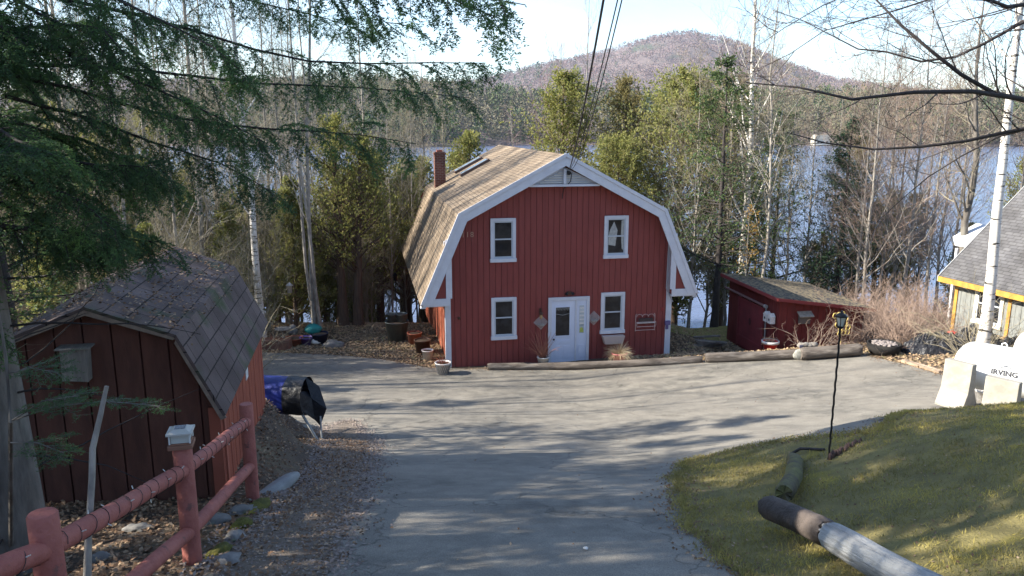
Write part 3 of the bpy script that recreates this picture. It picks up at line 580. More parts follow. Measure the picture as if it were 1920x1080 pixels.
# shade-giving conifers along the left, partly out of frame
hl = leafy('hemlock_tree', 'dark hemlock filling the far left side behind the small shed', 13.5, .2, 61, hemf, bark=barkd, low=.1, nb=100, width=.24, ang=1.35, up=.05, flat=.75, droop=.15, q=16, size=.11, l2=9)
hl.location = (-10.2, 15.2, hz(-10.2, 15.2)); hl.scale = (.85, .85, .7)
for i, (x, y, s, lb) in enumerate([(-11, 9.8, 1.05, 'hemlock just beyond the left edge of the frame beside the small shed'), (-11.2, 4.6, 1.2, 'hemlock left of the fence near the photographer'), (-13.5, 12.6, .72, 'second row hemlock behind the small shed at the left edge'), (-14.5, 7., 1.35, 'tall hemlock far out on the left beyond the fence'), (-13, 1.2, 1.2, 'hemlock left of and behind the photographer'), (-17, 19.5, .7, 'hemlock deeper in the left woods behind the shed'), (-9.6, .6, .8, 'smaller hemlock beside the top of the driveway'), (-13.2, 7.2, 1.3, 'hemlock between the two nearest hemlocks on the left'), (-10.3, 2.5, 1.1, 'hemlock left of the top end of the fence'), (-16, 9.5, 1.05, 'outermost hemlock of the back row on the left')]):
    again(hl, lb, 0, 0, s, 1 + i * 1.3, xy=(x, y))
# ------------------------------------------------------------------ foreground hemlock with long boughs
def polyP(pts, K=9):
    P = np.array([tuple(V(a, b_, c)) for a, b_, c in pts]); s = np.concatenate([[0], np.cumsum(np.linalg.norm(np.diff(P, axis=0), axis=1))]); t = np.linspace(0, s[-1], K)
    return np.stack([np.interp(t, s, P[:, k]) for k in range(3)], -1)
fh = thing('hemlock_tree', 'large hemlock at the left edge with long dark boughs sweeping over the view', 'tree')
r = np.random.RandomState(71); base = at(38, 6.3)
bz = base.z
tp = np.array([[base.x, base.y, bz - .4], [base.x, base.y, bz + .3], [base.x - .05, base.y + .03, bz + 2], [base.x - .15, base.y + .1, bz + 4.5], [base.x - .2, base.y + .15, bz + 7], [base.x - .2, base.y + .1, bz + 11]])[None]
tr_ = np.array([[.36, .265, .225, .18, .13, .03]])
BO = [[(20, -20, 6.6), (200, 20, 6.7), (345, 60, 6.8), (500, 98, 6.8), (640, 112, 6.6), (780, 128, 6.4), (912, 122, 6.3)],
      [(0, -260, 6.5), (250, -130, 6), (450, -60, 5.7), (600, -35, 5.5), (680, 20, 5.4), (760, 72, 5.3)],
      [(0, -420, 6.5), (350, -220, 5.4), (600, -90, 4.9), (760, -25, 4.6), (860, -2, 4.5), (985, 14, 4.4)],
      [(0, -420, 6.5), (350, -210, 5.6), (600, -80, 5.1), (780, -20, 4.8), (880, 20, 4.7), (948, 44, 4.6)],
      [(10, 140, 6.6), (120, 165, 6.8), (210, 190, 7), (330, 222, 7), (480, 240, 7), (640, 255, 6.9), (780, 272, 6.8)],
      [(10, 120, 6.6), (200, 130, 7.2), (400, 140, 7.6), (560, 160, 7.8), (700, 168, 7.7), (885, 186, 7.6)],
      [(0, 285, 6.5), (130, 300, 6.4), (220, 312, 6.4), (305, 312, 6.4)],
      [(0, 60, 6.5), (150, 110, 6.2), (300, 160, 6.0), (420, 215, 6.0), (500, 270, 6.0)],
      [(10, 180, 6.6), (150, 220, 7), (300, 262, 7.2), (430, 330, 7.3), (520, 372, 7.3)],
      [(10, -100, 6.6), (150, -20, 6), (300, 30, 5.6), (380, 70, 5.5), (470, 150, 5.5)],
      [(10, 230, 6.6), (100, 250, 7.2), (240, 300, 7.6), (330, 345, 7.8)],
      [(0, -20, 6.5), (80, 30, 6.2), (180, 60, 6.0), (260, 130, 5.9)],
      [(0, 330, 6.5), (80, 350, 6.2), (170, 400, 6.0), (220, 440, 6.0)],
      [(0, 380, 6.5), (60, 420, 6.8), (140, 450, 7), (200, 470, 7)],
      [(10, -260, 6.6), (220, -120, 7.2), (420, -10, 7.6), (560, 30, 7.8), (680, 60, 7.8)]]
P = np.stack([polyP(b_) for b_ in BO]); P[:, 1:-1] += r.randn(len(BO), 7, 3) * .045; P[:, :, 2] += .05 * np.sin(np.linspace(0, 9, 9))[None] * r.rand(len(BO), 1); P[:, 1:-1] = P[:, 1:-1] * .5 + (P[:, :-2] + P[:, 2:]) * .25; R = np.linspace(.02, .003, 9)[None] * np.ones((len(BO), 1))
PP, RR = sprout(r, tp, tr_, 30, .43, .97, lambda t: 2.6 * (1.15 - t), 1.45, -.1, .08, 9, .2, rmax=.028)
low_t, low_r = sprout(r, tp, tr_, 12, .2, .42, 1.5, 1.4, -.15, .1, 9, .1, rmax=.012)
A = np.concatenate([P, PP]); RA = np.concatenate([R, RR])
B, RB = sprout(r, A, RA, 34, .10, .99, lambda t: .70 - .36 * t, .95, -.9, .1, 6, .4, flat=.6, rmin=.0035, rmax=.007)
D, RD = sprout(r, B, RB, 15, .06, 1, lambda t: .22 - .11 * t, .8, -.2, .1, 4, .5, flat=.75, rmin=.0018, rmax=.003)
v, f = tubes(tp, tr_, 14); npmesh('trunk', v, f, barkg, fh, True)
v, f = merge([tubes(A, RA, 6), tubes(low_t, low_r, 4), tubes(B, RB, 4), tubes(D, RD, 3)]); npmesh('branches', v, f, barkd, fh, True)
def needles(r, P, m, l, wd):
    p, d = along(r, P, m); s = norm(np.cross(d, np.array([0, 0, 1.]) + .5 * r.randn(*d.shape))) * np.where(r.rand(len(p)) > .5, 1, -1)[:, None]
    Dn = norm(d * .55 + s + .15 * r.randn(*d.shape)); return diamonds(r, p, Dn, l * (.7 + .6 * r.rand(len(p))), wd)
v, f = merge([needles(r, D, 24, .026, .004), needles(r, B, 50, .026, .004), needles(r, A, 160, .026, .004)]); npmesh('needles', v, f, leafmat('hemlock_needles', (.065, .12, .06), (.10, .185, .07), (.18, .30, .08), .8), fh)
# sprig at lower left, belongs to a small hemlock sapling
sg = thing('hemlock_sapling', 'small hemlock sapling with flat green sprays in front of the brown shed gable', 'sapling')
SP = np.stack([polyP(b_) for b_ in [[(20, 790, 5.2), (100, 762, 5.2), (200, 752, 5.2), (300, 762, 5.2)], [(20, 830, 5.2), (70, 830, 5.2), (120, 850, 5.2)], [(20, 790, 5.2), (80, 752, 5.1), (150, 742, 5.0)], [(15, 700, 5.2), (60, 690, 5.2), (110, 700, 5.2)]]])
b0 = G(18, 1060); st_ = np.array([[b0.x, b0.y, b0.z - .1], [SP[0, 0, 0], SP[0, 0, 1], SP[0, 0, 2]], [SP[3, 0, 0], SP[3, 0, 1], SP[3, 0, 2] + .1], [SP[3, 0, 0], SP[3, 0, 1], SP[3, 0, 2] + .7]])[None]
Bq, Rq = sprout(r, SP, np.full((4, 9), .006), 12, .15, 1, lambda t: .32 - .2 * t, .8, -.1, .08, 5, .5, flat=.9, rmin=.002)
Dq, Rd = sprout(r, Bq, Rq, 8, .1, 1, .09, .7, 0, .08, 4, .5, flat=.9, rmin=.0015)
v, f = merge([tubes(st_, np.array([[.02, .015, .012, .004]]), 6), tubes(SP, np.full((4, 9), .005), 4), tubes(Bq, Rq, 3), tubes(Dq, Rd, 3)]); npmesh('trunk', v, f, barkg, sg)
v, f = merge([needles(r, Dq, 22, .018, .002), needles(r, Bq, 26, .018, .002)]); npmesh('needles', v, f, MT['hemlock_needles'], sg)
# dead sapling stem, broken top
dt = thing('dead_sapling', 'thin pale dead stem with a broken top in front of the shed gable', 'sapling')
pts = [tuple(V(a, b_, 4.9)) for a, b_ in ((163, 1095), (166, 1000), (172, 900), (174, 840), (188, 780), (200, 724))]
MB().tube(pts, [.026, .022, .02, .019, .017, .014], 8, jit=.1).build('stem', barkl, dt)
# thin trunks at far left
for px, y, r_, lb in ((2, 4.2, .035, 'thin white stem at the left frame edge beside the fence'), (62, 6.4, .03, 'thin dark stem in front of the big hemlock trunk')):
    o = thing('sapling', lb, 'sapling', at(px, y)); rr2 = np.random.RandomState(int(px) + 5); P_, R_ = trunkline(rr2, 4.5, r_, (0, 0), .03, 12); v, f = tubes(P_, R_, 7); npmesh('stem', v, f, barkl if px < 10 else barkd, o, True)
    A_, B_ = sprout(rr2, P_, R_, 9, .4, 1, .5, .9, .1, .12, 5, .4); E_, G_ = sprout(rr2, A_, B_, 4, .3, 1, .2, .8, .1, .1, 4, .5); v, f = merge([tubes(A_, B_, 4), tubes(E_, G_, 3)]); npmesh('twigs', v, f, twig, o)
# maple with dark limbs reaching in from the right
mt_ = thing('maple_tree', 'leafless maple reaching dark limbs in from beyond the right edge', 'tree')
mb = Vector((10.8, 11.5, hz(10.8, 11.5)))
tp = np.array([[mb.x, mb.y, mb.z - .3], [mb.x, mb.y, mb.z + 2], [mb.x - .1, mb.y, mb.z + 4.5], [mb.x - .1, mb.y + .1, mb.z + 7], [mb.x, mb.y, mb.z + 11]])[None]; tr_ = np.array([[.26, .2, .17, .12, .03]])
LB_ = [[(2200, 300, 11.5), (2050, 230, 10.5), (1920, 178, 9.6), (1800, 172, 9.2), (1690, 178, 9.2), (1600, 182, 9.4), (1500, 162, 9.8), (1400, 155, 10.2)],
       [(2100, 260, 10.8), (1920, 188, 9.6), (1850, 165, 9.3), (1780, 118, 9.2), (1710, 70, 9.3), (1650, 10, 9.5), (1600, -60, 9.7)],
       [(2200, 330, 11.4), (1950, 238, 10.4), (1850, 250, 10.2), (1780, 272, 10.1), (1680, 284, 10.2), (1580, 278, 10.4), (1475, 248, 10.8)],
       [(2100, 60, 10), (1920, 12, 9.4), (1800, -5, 9), (1650, -30, 9)],
       [(2200, 420, 11.4), (1920, 235, 10.8), (1800, 290, 10.8), (1740, 330, 11), (1640, 420, 11.4)],
       [(2100, -60, 10.5), (1900, 60, 10.8), (1750, 120, 11), (1600, 90, 11.4), (1450, 20, 11.8)],
       [(2150, -200, 10.5), (1900, -60, 10.6), (1700, 20, 10.8), (1550, 60, 11), (1420, 130, 11.3)],
       [(2150, -260, 10.5), (1850, -120, 10), (1650, -40, 10), (1480, 40, 10.2), (1400, 100, 10.5)]]
P = np.stack([polyP(b_, 12) for b_ in LB_]); P[:, 1:-1] += r.randn(len(LB_), 10, 3) * .025
R = np.array([.062, .055, .05, .045, .03, .03, .025, .025])[:, None] * np.linspace(1, .12, 12)[None]
A, RA = sprout(r, P, R, 11, .15, .98, lambda t: 1.7 - .9 * t, .7, .25, .1, 7, .4, rmin=.006, rmax=.02)
B, RB = sprout(r, A, RA, 6, .15, 1, .45, .7, .2, .12, 5, .5, rel=True, rmin=.004)
D, RD = sprout(r, B, RB, 4, .2, 1, .5, .65, .15, .14, 4, .6, rel=True, rmin=.0028)
v, f = merge([tubes(tp, tr_, 12), tubes(P, R, 8)]); npmesh('trunk', v, f, barkd, mt_, True)
v, f = merge([tubes(A, RA, 5), tubes(B, RB, 3), tubes(D, RD, 3)]); npmesh('twigs', v, f, M('dark_maple_twigs', (.09, .07, .062), (.06, .048, .044), 2), mt_)
# ------------------------------------------------------------------ ground cover
def scatter(name, label, n, A, ln, wd, mat, seed, dz=.03, blades=False, h=.05, cat='leaves', flatn=.35):
    r = np.random.RandomState(seed); A = np.asarray(A); x = r.uniform(A[:, 0].min(), A[:, 0].max(), n); y = r.uniform(A[:, 1].min(), A[:, 1].max(), n); k = inpoly(A, x, y)
    if blades: nn = np.array([noise.noise(Vector((p_, q_, 2.))) + .6 * noise.noise(Vector((p_ * 3, q_ * 3, 5.))) for p_, q_ in zip(x[k] * 1.1, y[k] * 1.1)]); k2_ = r.rand(len(nn)) < np.clip(.75 + 1.6 * nn, .12, 1); kk = np.where(k)[0]; k = np.zeros(len(x), bool); k[kk[k2_]] = True
    if name != 'asphalt_debris' and name != 'lawn_grass': k &= ~inpoly(DA, x, y)
    x, y = x[k], y[k]; z = H(x, y) + dz; p = np.stack([x, y, z], -1)
    if blades:
        d = norm(np.stack([r.randn(len(x)) * .6, r.randn(len(x)) * .6, np.ones(len(x))], -1)); v, f = diamonds(r, p, d, h * (.5 + r.rand(len(x))), wd)
    else:
        a = r.rand(len(x)) * 6.283; d = norm(np.stack([np.cos(a), np.sin(a), r.randn(len(x)) * flatn], -1)); v, f = diamonds(r, p, d, ln * (.6 + .8 * r.rand(len(x))), wd, np.array([0, 0, 1.]) + .4 * r.randn(len(x), 3))
    return tag(npmesh(name, v, f, mat), label, cat, kind='stuff')
lm1 = M('dead_leaves', (.20, .115, .065), (.10, .06, .038), 5, 4, rough=.85, c3=(.36, .26, .17), s3=11, l3=.5, h3=.62)
lm2 = M('pale_dead_leaves', (.42, .30, .18), (.2, .13, .08), 6, 4, rough=.85, c3=(.3, .27, .12), s3=3)
scatter('fallen_leaves', 'brown fallen leaves under the fence and around the small shed', 45000, [(-8, 3), (-2.2, 2.6), (-2.4, 9), (-2.6, 15), (-4, 18), (-9, 18)], .055, .02, lm1, 81, .02)
scatter('fallen_leaves', 'brown leaves and needles strewn over the gravel verge of the driveway', 9000, GA, .045, .014, lm1, 91, .034)
scatter('fallen_leaves', 'fallen leaves and dry grass on the bank left of the red house', 36000, [(-12, 25), (-2, 24), (-2, 27), (-3.5, 36), (-13, 36)], .085, .03, lm2, 82, .02)
scatter('fallen_leaves', 'dead leaves around the shrub thicket and outbuilding', 46000, [(4, 26.2), (12, 22), (12, 19), (20, 19), (20, 31), (5.3, 34)], .09, .033, lm2, 83, .02)
scatter('lawn_grass', 'short mossy grass covering the bank on the right', 230000, LA, 0, .004, M('grass_blades', (.35, .30, .10), (.22, .19, .07), 1.5, 8, rough=.9, trans=.25, c3=(.52, .42, .11), s3=.9, l3=.48, h3=.64), 84, .026, True, .045, 'grass')
scatter('fallen_leaves', 'bits of dead leaves scattered over the lawn bank', 5000, LA, .03, .011, lm1, 85, .045)
scatter('asphalt_debris', 'small leaves and grit lying on the driveway', 900, DA, .03, .012, lm1, 86, .024)
scatter('gravel', 'loose pebbles on the gravel shoulder', 26000, GA, .02, .010, M('pebbles', (.3, .25, .22), (.16, .125, .11), 9, 3, rough=1), 87, .027)
def edge_scatter(name, label, A, n, sd, mat, seed, blade, ok, cat):
    r = np.random.RandomState(seed); A = np.asarray(A); B = np.roll(A, -1, 0); i = r.randint(0, len(A), n); t = r.rand(n)[:, None]; p = A[i] * (1 - t) + B[i] * t
    p = p + sd * r.randn(n, 2) * (.4 + np.abs(np.sin(p[:, :1] * 3.1 + p[:, 1:] * 2.3))); k = ok(p[:, 0], p[:, 1]); p = p[k]; z = H(p[:, 0], p[:, 1]) + .03; q = np.column_stack([p, z]); m = len(p)
    if blade: v, f = diamonds(r, q, norm(np.stack([r.randn(m) * .8, r.randn(m) * .8, np.ones(m)], -1)), .06 * (.4 + r.rand(m)), .0045)
    else: a_ = r.rand(m) * 6.283; v, f = diamonds(r, q, norm(np.stack([np.cos(a_), np.sin(a_), .3 * r.randn(m)], -1)), .04 * (.5 + r.rand(m)), .014, np.array([0, 0, 1.]) + .4 * r.randn(m, 3))
    return tag(npmesh(name, v, f, mat), label, cat, kind='stuff')
near = lambda x, y: (y < 15) & (x < 9) & (y > 2.5)
edge_scatter('edge_grass', 'ragged grass tufts creeping over the edge of the driveway beside the lawn', LA, 26000, .07, MT['grass_blades'], 95, True, near, 'grass')
edge_scatter('edge_leaves', 'dead leaves gathered along the edges of the lawn next to the driveway', LA, 6000, .13, lm1, 96, False, near, 'leaves')
edge_scatter('edge_leaves', 'leaves and crumbs gathered along the outer edges of the driveway', DA, 9000, .16, lm1, 97, False, lambda x, y: y > 2, 'leaves')
edge_scatter('edge_pebbles', 'loose pebbles spilling over the asphalt edge at the gravel verge', GA, 9000, .12, MT['pebbles'], 98, False, lambda x, y: y > 2, 'gravel')
# ------------------------------------------------------------------ red house
def text_mesh(body, size, align='CENTER'):
    cu = bpy.data.curves.new('t', 'FONT'); cu.body = body; cu.size = size; cu.offset = .004 if body == 'IRVING' else 0; cu.align_x = align; cu.resolution_u = 3
    ob = bpy.data.objects.new('t', cu); COL.objects.link(ob); me = bpy.data.meshes.new_from_object(ob.evaluated_get(bpy.context.evaluated_depsgraph_get()))
    vs = [v.co.copy() for v in me.vertices]; fs = [tuple(p.vertices) for p in me.polygons]
    bpy.data.objects.remove(ob); bpy.data.curves.remove(cu); bpy.data.meshes.remove(me); return vs, fs
def boards(x0, x1, bwid, gap, top, bot, y, th, knees=(), seed=0):
    m = MB(); r_ = random.Random(seed); x = x0
    while x < x1 - 1e-4:
        e = min(x + bwid, x1); a, b_ = x + gap / 2, e - gap / 2; xs = [b_] + sorted([k for k in knees if a < k < b_], reverse=True) + [a]
        j = r_.uniform(-.002, .002); m.prism([(a, bot), (b_, bot)] + [(q, top(q)) for q in xs], y + j, y + th); x = e
    return m
hs = thing('barn_house', 'red two storey barn style house with a tan gambrel roof and white trim', 'house', (1.72, 26.33, -.12), rad(11))
GX = [(4.92, 2.50), (3.62, 5.52), (0, 7.45)]
def gtop(x, dz=.0):
    x = abs(x)
    return (7.45 - (7.45 - 5.52) * x / 3.62 if x < 3.62 else 5.52 - (5.52 - 2.5) * (x - 3.62) / 1.3) - dz
LEN = 12.0
boards(-3.95, 3.95, .203, .013, lambda x: gtop(x, .17), 0, 0, .03, (-3.62, 0, 3.62), 1).build('front_wall', red, hs)
m = MB().prism([(-3.9, -.4), (3.9, -.4), (3.9, 4.4), (3.5, 5.25), (0, 7.15), (-3.5, 5.25), (-3.9, 4.4)], .045, .12)
m.build('wall_backing', M('groove_shadow_board', (.07, .018, .016)), hs)
R90 = Matrix.Rotation(rad(90), 4, 'Z')
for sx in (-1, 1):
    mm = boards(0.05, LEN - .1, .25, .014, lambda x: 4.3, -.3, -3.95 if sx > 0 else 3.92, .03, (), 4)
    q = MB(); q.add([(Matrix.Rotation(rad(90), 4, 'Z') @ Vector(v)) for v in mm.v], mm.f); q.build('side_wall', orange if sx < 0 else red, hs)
MB().box(-3.9, 3.9, LEN - .12, LEN - .05, -.5, 5.2).build('back_wall', red, hs)
ym, yM = -.34, LEN + .3
rf = MB()
for sx in (-1, 1):
    a, b_, c = [(sx * x, z) for x, z in GX]
    def q(p, y): return (p[0], y, p[1])
    if sx < 0: rf.slab(q(a, yM), q(a, ym), q(b_, ym), q(b_, yM), .09); rf.slab(q(b_, yM), q(b_, ym), q(c, ym), q(c, yM), .09)
    else: rf.slab(q(a, ym), q(a, yM), q(b_, yM), q(b_, ym), .09); rf.slab(q(b_, ym), q(b_, yM), q(c, yM), q(c, ym), .09)
roof = rf.build('roof', tan_roof, hs)
def on_roof(x, y, dz=0): return Vector((x, y, gtop(x) + dz))
ch = MB(); cx_, cy_ = -3.2, 9.6; z0 = gtop(-3.2) - .4; ch.box(cx_ - .24, cx_ + .24, cy_ - .24, cy_ + .24, z0, 7.22); ch.box(cx_ - .27, cx_ + .27, cy_ - .27, cy_ + .27, 7.10, 7.17)
o = ch.build('chimney', brick, hs); MB().box(cx_ - .13, cx_ + .13, cy_ - .13, cy_ + .13, 7.2, 7.3).build('flue', terra, o)
ang = math.atan2(7.45 - 5.52, 3.62)
for y in (8.6, 10.7):
    mt2 = Matrix.Translation(on_roof(-1.75, y, .0)) @ Matrix.Rotation(-ang, 4, 'Y')
    o = MB().box(-.72, .72, -.35, .35, -.02, .11, mt2).build('skylight', M('skylight_frame', (.1, .07, .06)), hs); MB().box(-.65, .65, -.28, .28, .113, .118, mt2).build('pane', glass, o)
def gseg(y0, y1, wd, extra=0):
    m = MB()
    for sx in (-1, 1):
        o1, o2, o3 = [(sx * x, z + extra) for x, z in GX]; i1, i2, i3 = (sx * (4.92 - wd * 1.12), 2.5 + extra), (sx * (3.62 - wd * .8), 5.52 - wd * .72 + extra), (0, 7.45 - wd * 1.14 + extra)
        for P4 in ([o1, o2, i2, i1], [o2, o3, i3, i2]):
            m.prism(P4 if sx < 0 else P4[::-1], y0, y1)
    return m
gseg(-.395, -.345, .36, .03).build('barge_board', white, hs, .006)
gseg(-.425, -.397, .11, .045).build('rake_trim', white, hs, .004)
gseg(-.34, -.045, .15, -.1).build('soffit', white, hs)
for sx in (-1, 1):
    p = [(sx * 3.97, 2.52), (sx * 4.9, 2.52), (sx * 3.97, 4.65)]
    MB().prism(p if sx > 0 else p[::-1], -.33, -.05).build('eave_panel', red, hs)
    a, b_ = sorted((sx * 3.93, sx * 4.84)); MB().box(a, b_, -.38, -.335, 2.47, 2.72).build('eave_trim', white, hs, .004)
    a, b_ = sorted((sx * 3.86, sx * 4.06)); MB().box(a, b_, -.372, -.332, 2.72, 4.7).build('eave_trim', white, hs, .004)
    a, b_ = sorted((sx * 3.88, sx * 4.08)); MB().box(a, b_, -.05, .03, -.25, 4.6).build('corner_board', white, hs, .005)
    a, b_ = sorted((sx * 3.99, sx * 4.85)); MB().box(a, b_, -.32, LEN, 2.44, 2.465).build('soffit', white, hs)
# gable vent
o = MB().prism([(-1.22, 6.38), (1.22, 6.38), (1.22, 6.46), (-1.22, 6.46)], -.30, -.02).prism([(-1.17, 6.465), (1.17, 6.465), (0, 7.02)], -.2, -.03).prism([(-.05, 6.47), (.05, 6.47), (.05, 6.97), (-.05, 6.97)], -.29, -.205).build('gable_vent', white, hs, .003)
sl_ = MB()
for i in range(6):
    z = 6.50 + i * .08; hw = (7.0 - z) / .56 * 1.1 - .12
    if hw > .1:
        for s_ in ((-hw, -.06), (.06, hw)): sl_.prism([(s_[0], z), (s_[1], z), (s_[1], z + .018), (s_[0], z + .022)], -.265, -.205)
sl_.build('louver', M('louver_cream_paint', (.62, .6, .56)), o)
MB().tube([(.12, -.2, 6.83), (.12, -.36, 6.83)], .07, 10).build('cable_bracket', black, hs)
MB().tube([(.2, -.42, 6.85), (.17, -.36, 6.55), (.0, -.12, 6.3), (-.02, -.05, 6.05), (-.02, -.04, 5.95)], .016, 5).build('service_drop', black, hs)
def window(x, z0, z1, w_, kind=0, par=hs, frame=white, depth=0):
    m = MB(); t_ = .105; y0, y1 = -.055, .0
    m.box(x - w_ / 2, x - w_ / 2 + t_, y0, y1, z0, z1); m.box(x + w_ / 2 - t_, x + w_ / 2, y0, y1, z0, z1)
    m.box(x - w_ / 2 + t_, x + w_ / 2 - t_, y0 - .002, y1, z1 - t_, z1 + .004); m.box(x - w_ / 2 - .02, x + w_ / 2 + .02, y0 - .035, y1, z0 - .03, z0 + t_ * .9)
    wn = m.build('window', frame, par, .005)
    MB().box(x - w_ / 2 + t_, x + w_ / 2 - t_, -.012, -.004, z0 + .07, z1 - t_).build('pane', glass, wn)
    s = MB(); a, b_ = x - w_ / 2 + t_, x + w_ / 2 - t_; zm = (z0 + z1) / 2 + .02
    s.box(a, a + .045, -.034, -.010, z0 + .09, z1 - t_); s.box(b_ - .045, b_, -.034, -.010, z0 + .09, z1 - t_)
    s.box(a + .045, b_ - .045, -.036, -.010, zm - .022, zm + .022); s.box(a + .045, b_ - .045, -.033, -.010, z0 + .09, z0 + .16); s.box(a + .045, b_ - .045, -.033, -.010, z1 - t_ - .04, z1 - t_)
    s.build('sash', M('sash_grey_paint', (.44, .47, .52)), wn)
    if kind == 1:      # light curtain pulled apart
        c = MB(); zt = z1 - t_ - .05; zb = z0 + .2
        c.prism([(a + .06, zb + .25), (x - .02, zb + .2), (x + .05, zb + .75), (x - .08, zt - .05), (a + .1, zt - .35), (a + .07, zb + .6)], -.0155, -.0125)
        c.prism([(b_ - .11, zb + .1), (b_ - .055, zb + .05), (b_ - .05, zt), (b_ - .14, zt - .02), (b_ - .15, zt - .5)], -.0155, -.0125); c.build('curtain', curt, wn)
    return wn
window(-2.06, 3.87, 5.33, .87); window(1.93, 3.87, 5.33, .87, 1); window(-2.04, 1.14, 2.6, .88); window(1.88, 1.16, 2.62, .88)
# door
fx0, fx1, fz = -.47, 1.02, 2.52
m = MB(); m.box(fx0, fx0 + .12, -.06, 0, .05, fz); m.box(fx1 - .1, fx1, -.06, 0, .05, fz); m.box(fx0 + .12, fx1 - .1, -.062, 0, fz - .12, fz + .003); m.box(.50, .56, -.055, 0, .05, fz - .12)
m.build('door_frame', white, hs, .005)
d = MB(); d.box(fx0 + .12, .50, -.022, -.002, .06, fz - .12)
for a, b_, c, e in ((-.24, -.02, .3, .78), (.08, .32, .3, .78), (-.24, .32, .84, .98)):
    d.box(a, b_, -.032, -.023, c, e)
    d.box(a + .03, b_ - .03, -.037, -.033, c + .03, e - .03)
m = MB(); m.box(-.235, -.20, -.04, -.023, 1.10, 2.2); m.box(.30, .335, -.04, -.023, 1.10, 2.2); m.box(-.20, .30, -.04, -.023, 1.10, 1.14); m.box(-.20, .30, -.04, -.023, 2.16, 2.2)
dr = d.build('door', doorw, hs, .003); m.build('window_moulding', doorw, dr); MB().box(-.20, .30, -.031, -.024, 1.14, 2.16).build('pane', glass, dr)
sc = MB()
for i in range(9): sc.tube([(-.18 + i * .055, -.033, 2.14), (-.165 + i * .055, -.033, 2.04), (-.14 + i * .055, -.033, 2.13)], .008, 4)
sc.tube([(-.19, -.033, 1.93), (.05, -.033, 1.88), (.29, -.033, 1.93)], .008, 4).build('lace_curtain', curt, dr)
MB().lathe([(0, 0), (.035, .01), (.035, .04), (.0, .055)], k=10, mat=Matrix.Translation((-.27, -.05, 1.02)) @ Matrix.Rotation(rad(90), 4, 'X')).build('handle', black, dr)
s = MB().box(.56, fx1 - .1, -.02, -.002, .06, fz - .12); s.box(.64, .84, -.03, -.021, .3, .78); sdl = s.build('sidelight', doorw, hs, .003)
MB().box(.66, .83, -.028, -.021, 1.2, 2.2).build('pane', M('sidelight_glass', (.25, .3, .32), (.5, .53, .55), 9, rough=.15, st=(.3, 1, 1)), sdl)
sc = MB()
for i in range(5): sc.box(.665, .825, -.034, -.029, 1.52 + i * .14, 1.585 + i * .14)
sc.build('blind_slat', whitep, sdl); MB().prism([(.67, 1.24), (.82, 1.22), (.80, 1.36), (.74, 1.42), (.68, 1.36)], -.034, -.029).build('sun_catcher', M('yellow_green_glass', (.5, .5, .12), (.3, .4, .1), 20), sdl)
MB().box(-.6, 1.15, -.55, -.03, -.1, .05).build('doorstep', conc, hs, .01)
# lamps and fixtures on the wall
o = MB().box(-.79, -.71, -.03, 0, 1.98, 2.16).tube([(-.75, -.03, 2.1), (-.75, -.12, 2.16), (-.75, -.14, 2.1)], .012, 6).lathe([(.02, .12), (.075, .07), (.06, .0)], (-.75, -.14, 1.95), 8).build('wall_lantern', brown, hs)
MB().lathe([(.05, .05), (.052, -.06), (.03, -.12), (0, -.12)], (-.75, -.14, 1.93), 8).build('glass', M('amber_glass', (.4, .28, .14), rough=.2), o)
o = MB().box(.20, .36, -.04, 0, 2.6, 2.72).build('flood_light', brown, hs)
for s_ in (-1, 1): MB().lathe([(.03, 0), (.06, .09), (.05, .1), (0, .1)], k=10, mat=Matrix.Translation((.28 + s_ * .08, -.05, 2.68)) @ Matrix.Rotation(rad(120), 4, 'X') @ Matrix.Rotation(s_ * .5, 4, 'Y')).build('lamp_head', black, o)
MB().lathe([(0, 0), (.05, .0), (.045, .05), (.015, .065), (0, .065)], k=12, mat=Matrix.Translation((-3.6, 0, 1.94)) @ Matrix.Rotation(rad(90), 4, 'X')).build('bell', brown, hs)
MB().box(3.72, 3.78, -.04, 0, 1.88, 1.98).build('outlet', M('red_outlet', (.3, .04, .04)), hs)
MB().box(3.84, 4.02, -.16, -.055, 1.36, 1.5).box(3.88, 3.96, -.13, -.055, 1.2, 1.355).build('meter_box', M('blue_grey_box', (.12, .1, .22)), hs)
MB().tube([(3.86, -.1, 5.0), (3.84, -.08, 2.7), (3.98, -.12, 2.4), (4.1, -.1, 2.2)], .018, 6).build('conduit', M('grey_conduit', (.35, .36, .4)), hs)
for i_, ch_ in enumerate('118'):
    vs, fs = text_mesh(ch_, .26)
    MB().add([Vector((-3.42 + i_ * .15 + v.x, -.012, 4.72 + v.y)) for v in vs], fs).build('house_number_digit', M('tarnished_brass', (.38, .24, .17)), hs)
# window box under the lower right window
MB().prism([(1.55, .80), (2.2, .80), (2.28, 1.08), (1.47, 1.08)], -.3, -.06).build('window_box', M('beige_plastic', (.46, .36, .32)), hs, .006)
